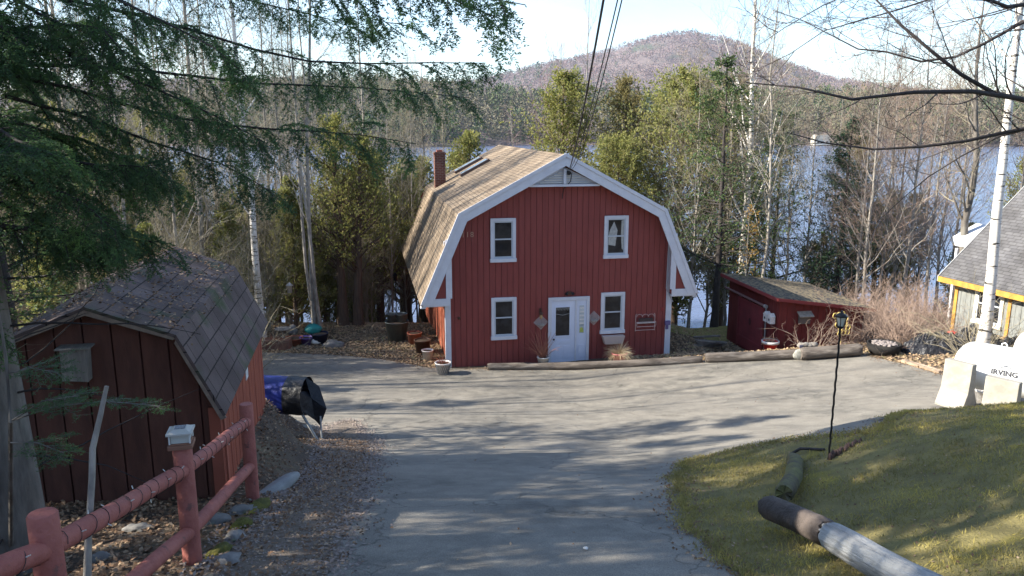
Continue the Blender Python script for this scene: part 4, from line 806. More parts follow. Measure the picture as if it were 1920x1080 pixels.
# star plaque right of the door, small
HM = Matrix.Translation((1.72, 26.33, -.12)) @ Matrix.Rotation(rad(11), 4, 'Z')
def hw(x, y, z): return HM @ Vector((x, y, z))
for x, z, lb in ((-.73, 1.66, 'white lattice diamond hanging left of the front door'), (1.19, 1.72, 'white lattice diamond hanging between the front door and the window')):
    o = thing('lattice_ornament', lb, 'ornament', hw(x, -.02, z), rad(11)); S = .27
    m = MB()
    for i in range(-4, 5):
        a = i * S / 4.5; c = S - abs(a)
        for s_ in (-1, 1):
            A_ = Vector((a / 2 * 1 - s_ * 0, 0, 0)); u = Vector((1, 0, s_)); v_ = Vector((s_ * -1, 0, 1)); p0 = v_ * (a / 2) - u * (S / 2); p1 = v_ * (a / 2) + u * (S / 2)
            m.tube([p0 + Vector((0, -.008 * (s_ + 1), 0)), p1 + Vector((0, -.008 * (s_ + 1), 0))], .0058, 4)
    m.build('lattice', whitep, o); MB().lathe([(.0, 0), (.1, .02), (.11, .07)], (0, -.06, -.12), 12).build('basket', curt, o)
o = thing('wall_shelf', 'pale wire shelf with scrolled back hanging on the red wall right of the window', 'shelf', hw(3.1, -.03, 1.3), rad(11)); m = MB()
for z in (-.1, .05, .22): m.tube([(-.36, -.14 if z > 0 else -.05, z), (.36, -.14 if z > 0 else -.05, z)], .012, 5)
for s_ in (-1, 1): m.tube([(s_ * .36, -.02, -.14), (s_ * .36, -.02, .45), (s_ * .33, -.03, .5)], .012, 5); m.tube([(s_ * .36, -.02, .05), (s_ * .36, -.16, .1), (s_ * .36, -.14, .22)], .01, 5)
for k in range(3):
    cx2 = -.22 + k * .22; m.tube([(cx2 + .11 * math.cos(a), -.03, .38 + .1 * math.sin(a)) for a in np.linspace(0, math.pi, 9)], .01, 4)
m.build('wire_frame', M('pink_white_wire', (.5, .38, .36)), o); MB().box(-.33, .33, -.15, -.02, .175, .195).build('shelf_board', whitep, o)
o = MB().box(-.26, .26, -.13, -.04, .0, .14).build('planter_box', M('woven_brown', (.09, .06, .05), (.04, .03, .03), 40, bump=.6), None, .01); o.matrix_world = HM @ Matrix.Translation((3.1, -.035, 1.5)); tag(o, 'dark brown planter box sitting on the wire wall shelf', 'planter')
def tuft(parent, c, n, h, spread, mat, seed, wd=.006, name='grass_tuft', kind=None):
    r_ = np.random.RandomState(seed); a = r_.rand(n) * 6.283; s_ = r_.rand(n) ** .5; d = norm(np.stack([np.cos(a) * s_ * spread, np.sin(a) * s_ * spread, np.ones(n)], -1))
    P0 = np.array(c) + np.stack([np.cos(a) * s_ * .08, np.sin(a) * s_ * .08, np.zeros(n)], -1); pts = [P0]; p = P0; ln = (h * (.5 + .7 * r_.rand(n)))[:, None]
    for k in range(4): d = norm(d + np.array([0, 0, -.28]) * s_[:, None] * spread + .1 * r_.randn(n, 3)); p = p + d * ln / 4; pts.append(p)
    v, f = tubes(np.stack(pts, 1), np.full((n, 1), wd) * np.linspace(1, .3, 5)[None], 3); return npmesh(name, v, f, mat, parent)
def pot(name, label, p, r0, r1, h, mat, top=None, lip=.03, group=None, rs=24):
    o = thing(name, label, 'planter' if 'plant' in name else 'pot', p, group=group)
    MB().lathe([(0, 0), (r0, 0), (r1, h - lip), (r1 + .018, h - lip), (r1 + .018, h), (r1 - .012, h), (r1 - .02, h - .06), (0, h - .06)], k=rs).build('container', mat, o)
    if top: MB().lathe([(r1 - .02, h - .05), (r1 * .5, h - .02), (0, h - .01)], k=rs).build('soil', top, o)
    return o
p = hw(-.78, -.62, 0); p.z = hz(p.x, p.y)
o = pot('flower_pot', 'white bucket of dried red grass left of the front door', p, .15, .2, .4, whitep, soil); tuft(o, (0, 0, .35), 60, .75, .7, drygrass, 3, .008); tuft(o, (-.05, 0, .35), 14, 1.1, .35, drygrass, 4, .014, 'seed_heads')
p = hw(1.85, -.95, 0); p.z = hz(p.x, p.y)
o = pot('flower_pot', 'pink pot of pale straw grass under the lower right window', p, .2, .27, .36, pinkp, soil); tuft(o, (0, 0, .3), 320, .5, 1.5, straw, 5, .008)
p = hw(-4.25, -.75, 0); p.z = hz(p.x, p.y)
o = pot('flower_pot', 'white lattice patterned pot with rusty stems at the left front corner of the house', p, .17, .26, .42, whitep, soil)
m = MB()
for i in range(20):
    for s_ in (-1, 1): m.tube([(.185 * math.cos(a0) * (1 + .45 * t_), .185 * math.sin(a0) * (1 + .45 * t_), .04 + .34 * t_) for t_, a0 in [(k / 5, i * .314 + s_ * k / 5 * .5) for k in range(6)]], .007, 3)
m.build('lattice_pattern', M('lattice_hole_shade', (.15, .15, .16)), o); tuft(o, (0, 0, .36), 70, .28, 1.2, terra, 6, .008)
# things along the left wall of the house
for lx, ly, lb, rr_, hh, mm_ in ((-4.6, 1.2, 'white tub behind the lattice pot beside the house wall', .2, .36, whitep), (-4.7, 2.2, 'dark brown barrel planter beside the left house wall', .3, .5, brown), (-4.9, 3.6, 'terracotta pot farther back along the left house wall', .28, .45, terra)):
    p = hw(lx, ly, 0); p.z = hz(p.x, p.y); pot('planter_tub', lb, p, rr_ * .8, rr_, hh, mm_, soil)
# grey tub with two pots
p = at(745, 29.5); pot('planter_tub', 'big grey plastic tub at the edge of the bank left of the house', p, .34, .46, .78, plastic_g, soil)
for dx, lb, q_ in ((-.18, 'smaller grey green pot standing in the left side of the big tub', .2), (.2, 'second grey pot leaning in the right side of the big tub', .22)): pot('flower_pot', lb, p + Vector((dx, 0, .72)), q_ * .8, q_, .36, plastic_g, soil)
for i in range(0): pass
# cables
def cable(name, lb, a, b_, sag, rad_):
    a, b_ = Vector(a), Vector(b_); tag(MB().tube([a.lerp(b_, t_) - Vector((0, 0, sag * 4 * t_ * (1 - t_))) for t_ in np.linspace(0, 1, 24)], rad_, 6).build(name, black), lb, 'cable')
e0 = hw(.12, -.38, 6.95)
cable('power_cable', 'thick black cable from the gable to the top of the frame, leftmost of the three', e0, V(1142, -60, 9), .25, .017)
cable('power_cable', 'middle of the three cables rising from the gable', e0 + Vector((.05, 0, .04)), V(1172, -60, 9), .3, .009)
cable('power_cable', 'rightmost of the three cables rising from the gable', e0 + Vector((.1, 0, .02)), V(1180, -60, 9), .4, .009)
# ------------------------------------------------------------------ border logs
def log(lb, pts, r_, mat, seed, k=26, rag=.0):
    P_ = [Vector(p) for p in pts]; ln = [0.]
    for p, q in zip(P_, P_[1:]): ln.append(ln[-1] + (q - p).length)
    n = max(12, int(ln[-1] / .07)); ax = (P_[-1] - P_[0]); mtx = Matrix.Translation(P_[0]) @ ax.to_track_quat('X', 'Z').to_matrix().to_4x4(); inv = mtx.inverted(); vs = []
    for i in range(n + 1):
        s_ = ln[-1] * i / n; c = inv @ Vector(tuple(np.interp(s_, ln, [p[q] for p in P_]) for q in range(3))); e = min(i, n - i) * ln[-1] / n
        for j in range(k):
            an = 2 * math.pi * j / k; cs, sn = math.cos(an), math.sin(an)
            f = 1 + .10 * noise.noise(Vector((s_ * .8, cs * 1.2, sn * 1.2 + seed))) + .07 * noise.noise(Vector((s_ * 1.2, cs * 6, sn * 6 + seed))) - .10 * max(0, noise.noise(Vector((s_ * .7 + 9, cs * 11, sn * 11 + seed))) - .15)
            f *= 1 - .16 * max(0, 1 - e / .05) ; xx = c.x + (.05 * noise.noise(Vector((cs * 4, sn * 4, seed + i))) if i in (0, n) else 0)
            vs.append(Vector((xx, c.y + cs * r_ * f, c.z + sn * r_ * f)))
    m = MB(); m.add(vs, [(i * k + j, i * k + (j + 1) % k, (i + 1) * k + (j + 1) % k, (i + 1) * k + j) for i in range(n) for j in range(k)], True)
    for e0_, fl_ in ((0, 1), (n, 0)):
        ring = vs[e0_ * k:(e0_ + 1) * k]; ct = sum(ring, Vector()) / k; ct.x += .01 if fl_ else -.01
        m.add(ring + [ct], [((j + 1) % k, j, k) if fl_ else (j, (j + 1) % k, k) for j in range(k)])
    o = m.build('border_log', mat); o.matrix_world = mtx; return tag(o, lb, 'log')
def gl(px, py, up): return G(px, py, up)
log('long weathered log edging the driveway directly in front of the red house', [gl(915, 694, .1), gl(1040, 693, .1), gl(1180, 688, .1), gl(1316, 680, .1)], .14, log_g, 1)
log('thick weathered log edging the driveway in front of the outbuilding', [gl(1322, 680, .16), gl(1420, 677, .16), gl(1512, 673, .16)], .17, log_g, 2)
log('short dark log at the right end of the driveway edge with a ragged end', [gl(1500, 676, .22), gl(1560, 672, .22), gl(1613, 668, .22)], .2, log_g, 3)
log('bleached white log lying along the lawn bank in the foreground', [V(1556, 1003, 6.55), V(1640, 1052, 5.75), V(1760, 1115, 4.9), V(1900, 1190, 4.2)], .122, log_w, 4, 40)
log('dark rotten log end behind the bleached log', [V(1440, 950, 7.6), V(1500, 975, 7.05), V(1553, 1000, 6.6)], .125, M('rotten_dark_log', (.10, .08, .07), (.05, .04, .035), 6, bump=1, bscale=20), 5)
log('moss covered log curving behind the rotten log toward the lamp post', [V(1470, 925, 8.1), V(1488, 895, 8.9), V(1492, 868, 9.8), V(1488, 862, 10.3)], .10, log_m, 6)
log('thin pale curb log along the right edge of the driveway', [G(1692, 680, .05), G(1728, 690, .05), G(1764, 702, .05)], .075, M('pale_wood', (.5, .38, .27), (.36, .26, .18), 5), 7)
tag(MB().tube([G(1478, 862, .06), G(1500, 853, .09), G(1545, 850, .05)], .02, 6, jit=.15).build('stick', barkd), 'dark stick lying in the grass left of the lamp post', 'stick')
g = G(1572, 862); m = MB()
for i in range(14): m.rock((g.x + i * .045 - .1, g.y + .02 * (i % 3) + i * .035, g.z + .03), (.03, .03, .07), i, 1)
tag(m.build('edging_stone', M('dark_reddish_stone', (.12, .07, .055), (.07, .045, .04), 20)), 'row of small dark ragged stones at the foot of the lamp post', 'edging')
# name stone on the log
p = G(1496, 674); o = thing('garden_stone', 'round white painted stone leaning on the log with a small plaque', 'stone', p)
MB().rock((0, -.12, .2), (.21, .09, .2), 2, 3, .08).build('stone', M('white_painted_stone', (.36, .35, .31), (.22, .22, .19), 14), o)
m = MB(); [m.rock((.12 + i * .13, .1, .46 + .02 * (i % 2)), (.16, .12, .08), i + 9, 2) for i in range(4)]; tag(m.build('driftwood', M('pale_driftwood', (.27, .24, .21), (.14, .125, .11), 7, bump=.8)), 'lumpy pale driftwood lying on top of the log beside the white stone', 'driftwood', None).location = p
MB().box(.0, .1, -.08, -.04, .4, .5).build('plaque', M('dark_plaque', (.08, .08, .12)), o)
# ------------------------------------------------------------------ outbuilding at the right
rs_ = thing('red_outbuilding', 'low dark red outbuilding with a sloping roof and a sliding barn door', 'outbuilding')
Cn = V(1463, 562, 27.5); zc = .35
fl = V(1369, 520, 31.5); dL = Vector((fl.x - Cn.x, fl.y - Cn.y, 0)); WL = dL.length; dL.normalize(); dR = Vector((-dL.y, dL.x, 0)); dR = dR if dR.x > 0 else -dR
rs_.location = (Cn.x, Cn.y, zc); rs_.rotation_euler = (0, 0, math.atan2(dR.y, dR.x))
# local: x along right (low) wall, y along left (gable) wall going back
WR = 3.3; ZL, ZH = 1.40, 1.86
m = boards(0, WR, .3, .012, lambda x: ZH - (ZH - ZL) * x / WR, -.9, 0, .04); m.build('front_wall', barnred, rs_)
LM = Matrix.Rotation(rad(-90), 4, 'Z') 
mm = boards(-WL, 0, .3, .012, lambda x: ZH, -.9, 0, .04); q = MB(); q.add([LM @ Vector(v) for v in mm.v], mm.f); q.build('gable_wall', barnred, rs_)
MB().box(.05, WR - .05, WL - .05, WL, -.9, ZL).box(WR - .05, WR, .05, WL - .06, -.9, ZL).build('back_wall', barnred, rs_)
m = MB(); sl2 = (ZH - ZL) / WR; zr = lambda x: ZH + .09 - sl2 * x
m.slab((-.25, -.25, zr(-.25)), (WR + .3, -.25, zr(WR + .3)), (WR + .3, WL + .3, zr(WR + .3)), (-.25, WL + .3, zr(-.25)), .07); m.build('roof', dark_roof, rs_)
MB().box(-.285, -.255, -.25, WL + .3, zr(-.25) - .13, zr(-.25) - .01).slab((-.25, -.28, zr(-.25) - .12), (WR + .3, -.28, zr(WR + .3) - .12), (WR + .3, -.28, zr(WR + .3) - .01), (-.25, -.28, zr(-.25) - .01), -.025).build('fascia', M('red_fascia', (.2, .035, .035)), rs_)
D0_, D1_ = 1.0, 3.1
dd = MB().box(-.07, -.03, D0_, D1_, -.6, 1.32)
for a in (D0_, D1_ - .12): dd.box(-.09, -.072, a, a + .12, -.6, 1.32)
dd.box(-.092, -.072, D0_ + .12, D1_ - .12, 1.2, 1.32).box(-.092, -.072, D0_ + .12, D1_ - .12, -.3, -.18); door_ = dd.build('sliding_door', M('door_dark_red', (.2, .03, .035), (.15, .025, .03), 3), rs_)
vs_ = [(-.1, 2.0 + .1 * math.cos(a) , .55 + .15 * math.sin(a)) for a in np.linspace(0, 6.283, 12)[:-1]]
MB().add(vs_ , [tuple(range(len(vs_)))]).build('wreath_patch', M('dark_patch', (.07, .015, .015)), door_)
MB().tube([(-.12, .8, 1.42), (-.12, WL + .1, 1.42)], .05, 8).build('door_rail', M('rusty_steel', (.17, .09, .085)), rs_)
MB().tube([(-.12, .75, 1.42), (-.12, .85, 1.42)], .075, 8).tube([(-.1, .78, 1.4), (-.08, .78, -.2)], .025, 6).build('rail_end', M('grey_steel', (.28, .27, .27)), rs_)
o = MB().box(.75, 1.15, -.12, 0, .95, 1.26).build('vent_hood', M('grey_wood', (.12, .1, .09)), rs_); MB().slab((.68, -.26, 1.25), (1.22, -.26, 1.25), (1.22, .0, 1.40), (.68, .0, 1.40), .03).build('hood_roof', M('pale_grey_wood', (.35, .32, .28), (.2, .18, .16), 8), o)
RM = Matrix.Translation(rs_.location) @ Matrix.Rotation(rs_.rotation_euler.z, 4, 'Z')
o = thing('birdhouse', 'pair of white birdhouses under one small roof on the outbuilding wall', 'birdhouse', RM @ Vector((-.06, .42, .92)), rs_.rotation_euler.z)
m = MB()
for y_ in (-.16, .16): m.box(-.18, 0, y_ - .12, y_ + .12, 0, .26); m.add([(-.19, y_ - .14, .26), (-.19, y_ + .14, .26), (-.19, y_, .38), (0, y_ - .14, .26), (0, y_ + .14, .26), (0, y_, .38)], [(0, 1, 2), (3, 5, 4), (0, 2, 5, 3), (1, 4, 5, 2)])
m.build('body', whitep, o, .004); [MB().tube([(-.18, y_, .14), (-.186, y_, .14)], .05, 10).build('entrance_hole', black, o) for y_ in (-.16, .16)]
p = G(1443, 664); p = at(1443, 26.6); o = pot('flower_pot', 'red pot with a white rim beside the sliding door of the outbuilding', p + Vector((0, 0, .12)), .2, .28, .3, redp, soil); MB().lathe([(.285, .24), (.31, .24), (.31, .33), (.28, .33)], k=24).build('rim', whitep, o); tuft(o, (0, 0, .26), 50, .22, .7, straw, 8)
# hexagonal yellow lattice
o = thing('garden_trellis', 'yellow honeycomb trellis leaning in the shrubs by the outbuilding', 'trellis', at(1573, 26.0) + Vector((0, 0, 0)), .5); m = MB()
for i in range(3):
    for j in range(5):
        cx3 = i * .21 - .35 + (j % 2) * .1 + .08 * (4 - j); cz3 = .45 + j * .17; m.tube([(cx3 + .1 * math.cos(a), 0, cz3 + .1 * math.sin(a)) for a in np.linspace(0, 6.283, 7)], .017, 4)
m.tube([(.1, 0, 0), (0, 0, .5)], .02, 5).build('honeycomb', M('pale_yellow_paint', (.65, .5, .16)), o)
# lumber heap left of outbuilding
m = MB(); r2_ = random.Random(5); p = at(1330, 29.0)
for i in range(7): m.box(-.55, .55, -.07, .07, 0, .05, Matrix.Translation(p + Vector((r2_.uniform(-.15, .15), r2_.uniform(-.3, .3), .02 + i * .06))) @ Matrix.Rotation(r2_.uniform(-.4, .4), 4, 'Z'))
tag(m.build('lumber_pile', M('old_lumber', (.12, .10, .09), (.3, .26, .22), 3)), 'low pile of old boards left of the red outbuilding', 'lumber')
# fire bowl
o = thing('fire_bowl', 'wide round black bowl full of ashes at the edge of the shrub thicket', 'bowl', G(1656, 663)); MB().lathe([(0, 0), (.42, .02), (.5, .18), (.52, .36), (.48, .36), (.46, .26), (0, .27)], k=28).build('bowl', M('charred_black', (.02, .018, .017), bump=.3), o)
m = MB(); [m.rock((.36 * math.cos(i * 2.4) * (i / 39) ** .5, .36 * math.sin(i * 2.4) * (i / 39) ** .5, .34), (.08, .07, .045), i, 1, .5) for i in range(40)]; m.build('ashes', M('pale_ashes', (.3, .26, .25), (.14, .12, .11), 12), o)
# ------------------------------------------------------------------ propane tanks, barriers
def tankb(lb, p, ax, Ln, R_, logo=False):
    a = math.atan2(ax[1], ax[0]); o = thing('propane_tank', lb, 'tank', p, a)
    MT_ = Matrix.Rotation(rad(90), 4, 'Y')
    prf = [(R_ * math.cos(t_), -R_ * .75 * math.sin(t_)) for t_ in np.linspace(rad(90), 0, 10)] + [(R_ * math.cos(t_), Ln + R_ * .75 * math.sin(t_)) for t_ in np.linspace(0, rad(90), 10)]
    MB().lathe([(r_, z_) for r_, z_ in prf], k=40, mat=MT_).build('shell', tank, o)
    MB().lathe([(0, .16), (.2, .14), (.23, .05), (.23, 0)], (Ln * .5, 0, R_ * .97), 18).build('valve_cover', tank, o)
    for x_ in (Ln * .15, Ln * .85): MB().tube([(x_, 0, R_ * .98), (x_, 0, R_ + .06), (x_ + .06, 0, R_ + .09), (x_ + .1, 0, R_ + .05), (x_ + .1, 0, R_ * .98)], .015, 6).build('lifting_lug', tank, o)
    for x_ in (Ln * .18, Ln * .82): MB().box(x_ - .09, x_ + .09, -.32, .32, -R_ - .3, -R_ * .8).build('leg', conc, o)
    if logo:
        vs, fs = text_mesh('IRVING', .155, 'LEFT')
        def bend(v, x0, a0): t_ = a0 + v.y / R_; return Vector((x0 + v.x, -(R_ + .012) * math.cos(t_), (R_ + .012) * math.sin(t_)))
        MB().add([bend(v, logo[0], logo[1]) for v in vs], fs).build('lettering', ink, o)
        m = MB(); c_ = [(.15, .155), (.27, .215), (.39, .155), (.39, .14), (.27, .195), (.15, .14)]; m.add([bend(Vector((a_, b2, 0)), logo[0], logo[1]) for a_, b2 in c_], [(0, 5, 4, 1), (1, 4, 3, 2)]); m.build('emblem', inkg, o)
    return o
pt = V(1826, 684, 17.3); tankb('white propane tank with dark lettering behind the concrete barriers', pt, (.74, -.67), 3.2, .52, (.42, rad(3)))
tankb('second white propane tank at the right edge behind the lettered tank', V(1905, 668, 18.6) + Vector((.6, .35, .05)), (.74, -.67), 3, .5)
def barrier(lb, p, a):
    o = thing('concrete_barrier', lb, 'barrier', p, a); o.scale = (.95, 1.15, .95); prf = [(-.31, 0), (.31, 0), (.31, .06), (.24, .2), (.14, .40), (.11, .7), (.09, 1.06), (-.09, 1.06), (-.11, .7), (-.14, .40), (-.24, .2), (-.31, .06)]
    MB().prism(prf, 0, .52).build('body', conc, o, .015); return o
p = V(1818, 766, 16.6); p.z -= .03; barrier('concrete barrier block under the left end of the propane tank', p, rad(32))
q_ = V(1905, 790, 15.0); q_.z = 2.44; barrier('concrete barrier block under the lettering, half hidden by the lawn bank', q_, rad(38))
p = V(1848, 725, 17.6); p.z = hz(p.x, p.y); pot('planter_tub', 'small pale bucket on the ground beneath the propane tank', p, .14, .18, .25, whitep)
# ------------------------------------------------------------------ grey house
gh = thing('grey_house', 'grey sided house with yellow trim and steep shingle roof at the right edge', 'house'); ex = Vector((.27, -.963, 0)); g0 = V(1797, 515, 27.6)
gzb = 1.0; gh.location = (g0.x, g0.y, gzb); gh.rotation_euler = (0, 0, math.atan2(ex.y, ex.x)); GZ = g0.z - gzb + .1
mm = boards(0, 8, .22, .012, lambda x: GZ - .05, -.6, 0, .04, (), 3); mm.build('front_wall', greym, gh)
# local y points into the house
mm = boards(0.0, 6.6, .22, .012, lambda x: GZ + (x if x < 3.3 else 6.6 - x) * .95, -.6, 0, .04, (3.3,), 2); q = MB(); q.add([Matrix.Translation((.04, 0, 0)) @ Matrix.Rotation(rad(90), 4, 'Z') @ Vector(v) for v in mm.v], mm.f); q.build('gable_wall', greym, gh)
m = MB(); e1 = GZ - .3 * .95 + .08; top_ = GZ + 3.3 * .95 + .08
m.slab((-.45, -.38, e1), (8.3, -.38, e1), (8.3, 3.3, top_), (-.45, 3.3, top_), .1).slab((8.3, 6.95, e1), (-.45, 6.95, e1), (-.45, 3.3, top_), (8.3, 3.3, top_), .1); m.build('roof', grey_roof, gh)
MB().box(-.46, 8.3, -.42, -.385, e1 - .2, e1 - .01).build('fascia', yellow, gh)
MB().slab((-.49, -.4, e1 - .02), (-.49, -.4, e1 - .2), (-.49, 3.3, top_ - .2), (-.49, 3.3, top_ - .02), .035).build('barge_board', M('grey_barge', (.3, .3, .3)), gh)
MB().box(-.03, .1, -.04, -.005, -.6, GZ - .06).build('corner_board', yellow, gh); MB().box(2.15, 2.27, -.04, -.005, .3, GZ - .1).build('window_trim', M('orange_brown_trim', (.4, .2, .05)), gh)
wn = window(1.42, .55, GZ - .22, 1.15, 0, gh, M('pale_window_trim', (.7, .65, .5))); 
wn2 = None
MB().slab((-3.0, 2.6, GZ + .75), (-1.8, 2.6, GZ + .75), (-1.8, 3.7, GZ + 1.25), (-3.0, 3.7, GZ + 1.25), .4).box(-2.9, -2.8, 2.7, 2.8, -1, GZ + .3).build('porch_roof', M('white_metal_roof', (.72, .72, .74)), gh)
# black tarp heap, red bin
m = MB(); p = at(1762, 24.2); m.crumple(0, 0, 1.25, .8, .72, 3); m.crumple(1.0, -.2, 1.0, .7, .95, 8); m.crumple(2.0, -.5, 1.0, .6, .7, 11)
o = m.build('tarp_heap', tarpb); o.location = p; tag(o, 'crumpled black tarp heap between the thicket and the grey house', 'tarp')
o = thing('plastic_bin', 'bright red plastic bin by the yellow corner of the grey house', 'bin', at(1786, 27)); MB().lathe([(0, 0), (.2, 0), (.26, .6), (.29, .6), (.29, .64), (.25, .64)], k=4).build('container', redp, o, .02); MB().lathe([(.3, .64), (.25, .69), (0, .71)], k=4).build('lid', redp, o)
# ------------------------------------------------------------------ lamp post
lp = G(1553, 866); lp_o = thing('lamp_post', 'tall slender black lamp post with a small lantern on the lawn edge', 'lamp', lp - Vector((0, 0, .05)))
n_ = 40; lean_ = -.0
MB().tube([(.0035 * math.cos(i * 1.7), .0035 * math.sin(i * 1.7), i * 2.02 / n_) for i in range(n_ + 1)], .0135, 8).lathe([(.05, .0), (.03, .07), (.015, .1)], k=10).build('pole', black, lp_o)
MB().lathe([(.015, 1.98), (.045, 2.01), (.045, 2.02), (.0, 2.02)], k=6).build('lantern_base', black, lp_o); MB().lathe([(.075, 2.15), (.085, 2.155), (.05, 2.19), (.02, 2.2), (.012, 2.24), (0, 2.24)], k=6).build('lantern_cap', black, lp_o)
la = MB(); [la.tube([(.042 * math.cos(a), .042 * math.sin(a), 2.02), (.07 * math.cos(a), .07 * math.sin(a), 2.155)], .005, 4) for a in np.arange(6) * math.pi / 3]; la.build('lantern_frame', black, lp_o)
MB().lathe([(.036, 2.025), (.06, 2.15)], k=6).build('glass', M('clear_lantern_glass', (.6, .58, .5), rough=.15), lp_o)
lp_o.scale = (1, 1, .91)
# garden lantern near tub
p = at(744, 33); o = thing('garden_lantern', 'thin dark garden lantern on a rod in front of the lake behind the grey tub', 'lamp', p); MB().tube([(0, 0, 0), (0, 0, 1.95)], .022, 6).build('pole', black, o); MB().lathe([(.04, 1.95), (.09, 2.0), (.09, 2.2), (.12, 2.21), (.0, 2.33)], k=8).build('lantern', black, o)
# ------------------------------------------------------------------ pots in front of the cedars
def gp(px, py): return G(px, py)
o = thing('stone_planter', 'low reddish brick planter box next to the small shed roof edge', 'planter', gp(515, 655)); MB().box(-.75, .6, -.2, .3, 0, .38).build('box', M('old_brick_box', (.2, .1, .075), (.12, .07, .055), 12, bump=.5), o, .02); tuft(o, (0, 0, .35), 80, .4, 1.6, drygrass, 9)
o = thing('bird_bath', 'grey bird bath with a shallow bowl on a thin stem by the cedar bush', 'bird bath', gp(533, 652)); MB().lathe([(.16, 0), (.05, .06), (.04, .6), (.06, .66), (.3, .72), (.33, .76), (.28, .75), (0, .7)], k=20).build('basin', stone, o)
pot('flower_pot', 'wide red brown bowl pot in the row before the cedar trunks', gp(551, 647), .24, .36, .3, terra, soil)
pot('flower_pot', 'purple pot between the red brown bowl and the dark tub', gp(575, 646), .16, .25, .3, purple, soil)
pot('planter_tub', 'dark navy tub at the foot of the four pale stems', gp(600, 644), .26, .32, .42, M('navy_plastic', (.02, .022, .05)), soil)
tag(MB().rock(tuple(V(587, 617, 30.2)), (.32, .3, .2), 4, 3, .1).build('watering_can', teal), 'teal rounded tub cover above the purple pot', 'cover')
tag(MB().rock(tuple(gp(595, 645) + Vector((0, -.1, .12))), (.22, .1, .12), 6, 3, .12).build('garden_ornament', M('white_ceramic', (.75, .72, .68))), 'small white ornament lying before the dark navy tub', 'ornament')
tag(MB().rock(tuple(gp(548, 640) + Vector((0, .1, .42))), (.22, .18, .22), 7, 3, .12).build('garden_stone', stone), 'round grey stone standing in the red brown bowl', 'stone')
tag(MB().rock(tuple(gp(625, 649) + Vector((0, 0, .08))), (.42, .28, .16), 9, 3).build('garden_stone', stone), 'flat grey stone right of the pot row', 'stone')
o = thing('hanging_feeder', 'little pale bird feeder hanging in the yellow green cedar', 'feeder', V(543, 540, 31)); MB().lathe([(0, -.2), (.1, -.19), (.1, .1), (.16, .1), (.0, .24)], k=10).build('tube', whitep, o); MB().tube([(0, 0, .22), (0, 0, .7)], .008, 4).build('hook', black, o)
# ------------------------------------------------------------------ small shed at left
sh = thing('garden_shed', 'small brown red gambrel shed with leaf strewn mauve shingles behind the fence', 'shed', (-3.52, 8.74, 3.82), rad(11))
# local: x from right wall corner towards left is negative ; y back
W2 = 1.30; cxs = -W2 + .02; KX, KZ, EZ, PZ_ = .91, 2.10, 1.2, 2.45; SL = 4.15
def st(x):
    x = abs(x - cxs)
    return PZ_ - (PZ_ - KZ) * x / KX if x < KX else KZ - (KZ - EZ) * (x - KX) / (W2 + .06 - KX)
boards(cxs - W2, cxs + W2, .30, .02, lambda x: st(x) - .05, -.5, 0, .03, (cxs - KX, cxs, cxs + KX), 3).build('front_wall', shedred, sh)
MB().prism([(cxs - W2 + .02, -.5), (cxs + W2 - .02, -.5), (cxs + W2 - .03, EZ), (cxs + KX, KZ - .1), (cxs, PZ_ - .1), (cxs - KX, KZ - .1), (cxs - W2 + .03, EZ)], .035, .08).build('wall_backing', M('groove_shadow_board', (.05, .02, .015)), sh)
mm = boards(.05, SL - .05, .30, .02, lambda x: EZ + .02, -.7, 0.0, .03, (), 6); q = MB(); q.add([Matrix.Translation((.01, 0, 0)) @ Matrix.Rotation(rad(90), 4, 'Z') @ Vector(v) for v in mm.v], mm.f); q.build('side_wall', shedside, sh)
MB().box(cxs - W2, cxs - W2 + .04, .09, SL, -.5, EZ).prism([(cxs - W2 + .05, -.5), (cxs + W2 - .05, -.5), (cxs + W2 - .05, EZ - .05), (cxs + KX, KZ - .1), (cxs, PZ_ - .1), (cxs - KX, KZ - .1), (cxs - W2 + .05, EZ - .05)], SL - .05, SL).build('back_wall', shedred, sh)
m = MB(); ya, yb = -.16, SL + .12; pr = [(cxs + W2 + .1, EZ - .07), (cxs + KX + .02, KZ + .03), (cxs, PZ_ + .05)]; pl_ = [(2 * cxs - a, b_) for a, b_ in pr]
for s3, P_ in ((1, pr), (-1, pl_)):
    for a, b_ in ((P_[0], P_[1]), (P_[1], P_[2])):
        if s3 > 0: m.slab((a[0], ya, a[1]), (a[0], yb, a[1]), (b_[0], yb, b_[1]), (b_[0], ya, b_[1]), .035)
        else: m.slab((a[0], yb, a[1]), (a[0], ya, a[1]), (b_[0], ya, b_[1]), (b_[0], yb, b_[1]), .035)
m.build('roof', shed_roof, sh)
m = MB()
for P_ in (pr, pl_):
    for a, b_ in ((P_[0], P_[1]), (P_[1], P_[2])):
        q4 = [(a[0], a[1] - .04), (b_[0], b_[1] - .04), (b_[0] - (b_[0] - cxs) * .03, b_[1] - .10), (a[0] - (a[0] - cxs) * .045, a[1] - .06)]; m.prism(q4 if P_ is pl_ else q4[::-1], ya + .005, ya + .04)
m.build('rake_trim', M('dirty_cream_trim', (.33, .26, .2), (.2, .15, .12), 8), sh)
MB().box(-.1, .03, -.03, -.002, -.5, EZ - .02).build('corner_board', M('faded_red_trim', (.36, .11, .07)), sh); MB().box(.045, .07, .0, .1, -.5, EZ - .02).build('corner_board', M('faded_red_trim', (.36, .11, .07)), sh)
SM = Matrix.Translation(sh.location) @ Matrix.Rotation(rad(11), 4, 'Z')
